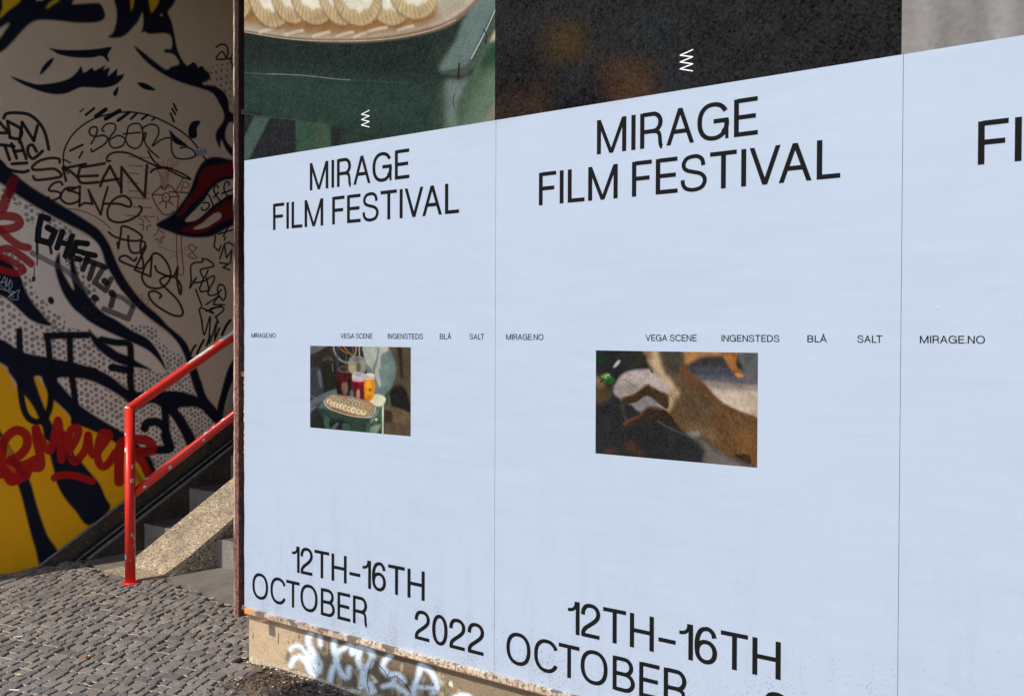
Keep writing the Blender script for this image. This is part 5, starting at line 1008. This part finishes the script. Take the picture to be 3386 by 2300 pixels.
# front face as a slightly uneven sheet
nx_, nz_ = 160, 14; V = []; U = []; fr = random.Random(3)
for j in range(nz_+1):
    for i in range(nx_+1):
        u = 0.018+(2.4-0.018)*i/nx_; zz = -0.03+(0.218+0.03)*j/nz_; ed = 0 if i in (0,) else 1
        V.append((u-2.2, 0.0115-0.1+ed*0.0012*(math.sin(u*41)*math.sin(zz*60+u*9))+ed*fr.uniform(-.0005, .0005), zz))
FcL = [(j*(nx_+1)+i, j*(nx_+1)+i+1, (j+1)*(nx_+1)+i+1, (j+1)*(nx_+1)+i) for j in range(nz_) for i in range(nx_)]
uv = [((V[q][0]+2.2)/2.4, (V[q][2]+0.05)/0.275) for f in FcL for q in f]
mesh_obj('rendered_face', V, FcL, M_PL, root, smooth=True, uvs=uv)
box_obj('plinth_body', (0.0185-2.2, 0.0135-.1, -.03), (XE-2.2, 0.26-.1, .218), M_PL2, root)
box_obj('plinth_end', (2.4-2.2, 0.0105-.1, -.03), (XE-2.2, 0.0134-.1, .2175), M_PL2, root)
# rusty square post at the left end of the hoarding
ps = empty('edge_post', (-0.057, 0.022, 0.19)); tag(ps, 'narrow rusty square steel post running up the left edge of the hoarding', 'post')
def rusty_tube(lo, hi):
    bm = bmesh.new(); n = 90; r = random.Random(2); rings = []
    xs = [(lo[0], lo[1]), (hi[0], lo[1]), (hi[0], hi[1]), (lo[0], hi[1])]
    for k in range(n+1):
        z = lo[2]+(hi[2]-lo[2])*k/n; j = lambda: r.uniform(-.0011, .0011)
        rings.append([bm.verts.new((x+j(), y+j(), z)) for x, y in xs])
    for a, b in zip(rings[:-1], rings[1:]):
        for i in range(4): bm.faces.new((a[i], a[(i+1) % 4], b[(i+1) % 4], b[i]))
    bm.faces.new(rings[0][::-1]); bm.faces.new(rings[-1]); return bm
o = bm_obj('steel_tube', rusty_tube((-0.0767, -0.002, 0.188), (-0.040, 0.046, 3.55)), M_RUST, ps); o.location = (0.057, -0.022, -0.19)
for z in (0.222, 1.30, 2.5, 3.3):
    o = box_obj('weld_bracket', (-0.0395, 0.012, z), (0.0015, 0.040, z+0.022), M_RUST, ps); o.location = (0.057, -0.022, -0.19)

# ------------------------------------------------------------ posters
SEAM = [0.0, 1.451867, 2.891496, 4.335]
M_PB, M_PD, M_PF = [mat_image(n_, f().image(n_+'_image'), 0.9, 300, 0.10, 0.04) for n_, f in (('biscuit_print', paint_biscuit_print), ('dark_print', paint_dark_print), ('fabric_print', paint_fabric_print))]
M_S1, M_S2 = [mat_image(n_, f().image(n_+'_image'), 0.9, 300, 0.06, 0.04) for n_, f in (('stool_picture', paint_stool_picture), ('animal_picture', paint_animal_picture))]
M_WINK = mat_simple('white_print', (0.78, 0.78, 0.76), (0.84, 0.84, 0.82), 60)
def print_quad(name, x0, x1, z0, z1, mat, parent, org, y=-0.0004):
    return mesh_obj(name, [(x0-org[0], y, z0-org[2]), (x1-org[0], y, z0-org[2]), (x1-org[0], y, z1-org[2]), (x0-org[0], y, z1-org[2])], [(0, 1, 2, 3)], mat, parent, uvs=[(0, 0), (1, 0), (1, 1), (0, 1)])
LBL = ['pale blue festival poster with biscuits on a plate above, beside the rusty post', 'pale blue festival poster with a dark top picture and a running furry animal', 'pale blue festival poster with a grey fabric top picture at the right end']
for k in range(3):
    sx = SEAM[k]; x0 = sx+(0.0 if k == 0 else 0.0007); x1 = SEAM[k+1]-0.0007; org = (sx, 0, 0.2443)
    r = empty('festival_poster', org); tag(r, LBL[k], 'poster', 'festival posters pasted side by side')
    sh = bmesh.new(); add_box(sh, (x0-0.0, 0.0, 0.2443), (x1, 0.0030, 3.46)); o = bm_obj('paper_sheet', sh, M_PAPER, r); o.location = (-org[0], 0, -org[2])
    for kk in range(1):
        pass
    s_ = (sx, 0, 0.2443)
    def tm(txt, a, b, z, cap, name='lettering'): return text_mesh(name, txt, sx+a, sx+b, z, cap, -0.0008, M_INK, r, s_)
    d = 0.008 if k == 0 else 0.0; f_ = 1.008 if k == 0 else 1.0
    tm('MIRAGE', .436*f_+d*.3, 1.013*f_, 2.1115, .1155)
    tm('FILM FESTIVAL', .1945*f_+d*.6, 1.266*f_, 1.9565, .1150)
    tm('MIRAGE.NO', .051*f_, .2165*f_, 1.4785, .0205)
    tm('VEGA SCENE', .628*f_, .813*f_, 1.4785, .0205); tm('INGENSTEDS', .898*f_, 1.086*f_, 1.4785, .0205); tm('BLÅ', 1.1725*f_, 1.231*f_, 1.4785, .0205); tm('SALT', 1.3195*f_, 1.389*f_, 1.4785, .0205)
    tm('12TH–16TH', .326*f_, 1.0965*f_, .4555, .1150); tm('OCTOBER', .0575*f_, .789*f_, .2985, .1150); tm('2022', 1.048*f_, 1.391*f_, .2985, .1150)
    print_quad('top_picture', x0-(0.006 if k else 0), SEAM[k+1]-0.0052, 2.284, 3.46, (M_PB, M_PD, M_PF)[k], r, s_)
    if k == 0: print_quad('small_picture', .4445, 1.0305, 1.0945, 1.4455, M_S1, r, s_)
    else: print_quad('small_picture', sx+.4360, sx+1.0185, 1.0925, 1.4445, M_S2, r, s_)
    if k == 0:
        te = random.Random(4); V, Fc = [], []
        for (za, zb, wd, yy) in ((0.34, 1.62, .0050, -.0003), (0.95, 1.30, .0080, -.0006), (1.45, 2.22, .0036, -.0005)):
            n_ = 26; b0 = len(V)
            for i in range(n_+1):
                z = za+(zb-za)*i/n_; V += [(-wd*te.uniform(.25, 1.0), yy+.002, z-.2443), (.0030+te.uniform(-.0012, .0012), yy, z-.2443)]
            Fc += [(b0+2*i, b0+2*i+1, b0+2*i+3, b0+2*i+2) for i in range(n_)]
        mesh_obj('torn_edge', V, Fc, mat_simple('old_paper_edge', (.40, .34, .30), (.62, .56, .50), 25), r)
    # zigzag mark
    zz = [(.793, 2.4060), (.7485, 2.3955), (.793, 2.3835), (.7485, 2.3740), (.793, 2.3610), (.7485, 2.3520), (.793, 2.3385)]; V, Fc = [], []
    for i in range(6):
        (a, b_), (c_, d_) = zz[i], zz[i+1]; L_ = math.hypot(c_-a, d_-b_); nx, nz = -(d_-b_)/L_*.0017, (c_-a)/L_*.0017; ex, ez = (c_-a)/L_*.0010, (d_-b_)/L_*.0010; q = len(V); yy = -0.0008-0.00004*(i % 2)
        for px, pz in ((a-ex+nx, b_-ez+nz), (a-ex-nx, b_-ez-nz), (c_+ex-nx, d_+ez-nz), (c_+ex+nx, d_+ez+nz)): V.append((px*f_, yy, pz-0.2443))
        Fc.append((q, q+1, q+2, q+3))
    mesh_obj('zigzag_mark', V, Fc, M_WINK, r)

# ------------------------------------------------------------ soil, leaf litter and bits on the ground
def mound(x, y):
    e = min(max((x+0.05)/0.30, 0), 1)*min(max((0.62-abs(y+0.0)*1.0-0.25*math.sin(x*3.1)*0.3)/0.35, 0), 1)
    w_ = math.sin(x*7.3+y*4.1)+math.sin(x*13.1-y*9.7+1)+math.sin(x*3.1+y*17+2)
    return -0.034+0.034*e**0.8+0.0035*w_+0.006*max(0, 1-abs(y)/0.12)*e
nx_, ny_ = 240, 90; V = []; r = random.Random(8)
for j in range(ny_+1):
    for i in range(nx_+1):
        x = -0.10+2.7*i/nx_; y = -0.85+0.862*j/ny_; V.append((x, y, mound(x, y)+r.uniform(-.0016, .0016)))
Fc = [(j*(nx_+1)+i, j*(nx_+1)+i+1, (j+1)*(nx_+1)+i+1, (j+1)*(nx_+1)+i) for j in range(ny_) for i in range(nx_)]
def mat_soil():
    b = NB('dry_soil'); n = b.noise(38, 6, .75); m_ = b.noise(220, 4, .7)
    b.base(b.mix(b.math('MULTIPLY', m_, .6), b.ramp(n, [(.30, (0.05, 0.035, 0.026)), (.46, (0.165, 0.12, 0.088)), (.66, (0.28, 0.21, 0.155))]), (0.15, 0.105, 0.075)), .95, .1); b.bump(b.math('ADD', n, m_), 1.0, .01); return b.m
so_ = mesh_obj('soil', V, Fc, mat_soil(), smooth=False); tag(so_, 'brown dry soil banked against the foot of the plinth', 'soil', kind='stuff')
V, Fc, MI = [], [], []
lm = [mat_simple('dead_leaf_brown', (0.09, 0.06, 0.04), (0.17, 0.115, 0.075), 30), mat_simple('dead_leaf_dark', (0.02, 0.014, 0.011), (0.05, 0.034, 0.025), 30), mat_simple('plaster_crumb', (0.50, 0.42, 0.32), (0.62, 0.55, 0.45), 60)]
for _ in range(2600):
    x = 0.18+abs(r.gauss(0, .55)); y = -0.02-abs(r.gauss(0, .16)); 
    if r.random() < .20: x, y = r.uniform(.02, 1.6), -0.004-abs(r.gauss(0, .012))
    if x > 2.4 or y < -.7: continue
    z = max(mound(x, y), -0.002)+.003; k = 2 if (y > -.03 and r.random() < .65) else (0 if r.random() < .4 else 1)
    if r.random() < .05: k = 2
    s_ = r.uniform(.0025, .007) if k == 2 else r.uniform(.0035, .010); a = r.uniform(0, 6.28); q = len(V)
    d1 = Vector((math.cos(a), math.sin(a), r.uniform(-.5, .5)))*s_; d2_ = Vector((-math.sin(a), math.cos(a), r.uniform(-.5, .7)))*s_*r.uniform(.3, .8); p = Vector((x, y, z))
    for v in (p-d1, p-d2_, p+d1, p+d2_+Vector((0, 0, s_*.4))): V.append(tuple(v))
    Fc.append((q, q+1, q+2, q+3)); MI.append(k)
lt = mesh_obj('leaf_litter', V, Fc, lm, mi=MI); tag(lt, 'crumbled dead leaves and plaster bits strewn along the plinth foot', 'leaf litter', kind='stuff')
def butt(px, py, ang, l, rad, c1, label, paper=True):
    P = inv(px, py, 2, 0.006); d = Vector((math.cos(ang), math.sin(ang), 0.06)); r_ = empty('cigarette_butt', (P[0], P[1], 0.0055)); tag(r_, label, 'cigarette butt')
    bm = bmesh.new(); add_tube(bm, [tuple(-d*l/2), tuple(d*l*.12)], rad, 12); bm_obj('filter', bm, mat_simple('filter_tan', c1, tuple(v*.8 for v in c1), 90), r_)
    bm = bmesh.new(); add_tube(bm, [tuple(d*l*.121), tuple(d*l/2)], rad*.96, 12); bm_obj('paper_stub', bm, mat_simple('stub_paper', (.55, .42, .3) if not paper else (.7, .66, .55), (.4, .3, .2), 90), r_)
butt(288, 2167, math.radians(60), .034, .0042, (0.50, 0.16, 0.04), 'orange cigarette butt lying in a joint of the cobbles', False)
butt(64, 2228, math.radians(8), .026, .0038, (0.62, 0.46, 0.10), 'yellow cigarette butt on the cobbles near the photo bottom left')
def thread(name, pts, rad, mat, label, cat):
    P = [inv(x, y, 2, 0.006) for x, y in catmull(pts, False, 4)]; bm = bmesh.new(); add_tube(bm, [tuple(p+np.array((0, 0, .001*math.sin(i)))) for i, p in enumerate(P)], rad, 8); o = bm_obj(name, bm, mat); tag(o, label, cat); return o
M_WP = mat_simple('white_paper', (.72, .72, .70), (.80, .80, .78), 50)
thread('paper_strip', [(44, 2107), (58, 2104), (77, 2102)], .0022, M_WP, 'short white paper strip lying highest up among the left cobbles', 'paper strip')
thread('paper_strip', [(31, 2280), (48, 2279), (64, 2280)], .0022, M_WP, 'white paper strip on the cobbles below the yellow cigarette butt', 'paper strip')
thread('plant_stalk', [(259, 2257), (280, 2258), (303, 2268)], .0013, mat_simple('straw', (.55, .42, .26), (.65, .5, .34), 40), 'thin pale dry stalk curved across the cobbles', 'stalk')

# ------------------------------------------------------------ the covered passage over the stairs, and a board added out of view to shade the plinth
tag(box_obj('passage_ceiling', (-2.86, -1.20, 4.252), (-0.30, 5.2, 4.5), M_CONC), kind='structure')
tag(box_obj('passage_end_wall', (-2.86, 4.9, -0.02), (0.20, 5.15, 4.25), M_CONC), kind='structure')
tag(box_obj('upper_landing_floor', (-2.42, 3.912, -0.02), (-0.056, 4.899, 1.585), M_STEP), kind='structure')
tag(box_obj('passage_side_wall', (-0.052, 0.30, -0.02), (0.10, 4.898, 4.25), M_CONC), kind='structure')

sg = empty('shade_board', (0.345, -3.0, 0)); tag(sg, 'grey board on a tall round pole, added out of view to shade the plinth', 'shade board')
o = box_obj('shade_plate', (-0.355, -0.004, 3.335), (0.345, 0.0, 3.775), M_BOARD, sg, 0.0015)
bm = bmesh.new(); add_tube(bm, [(0, 0.036, -0.02), (0, 0.036, 3.74)], 0.030); bm_obj('shade_board_pole', bm, M_BOARD, sg)
for z in (3.42, 3.68):
    box_obj('clamp', (-0.045, 0.0005, z), (0.045, 0.070, z+0.03), M_BOARD, sg)
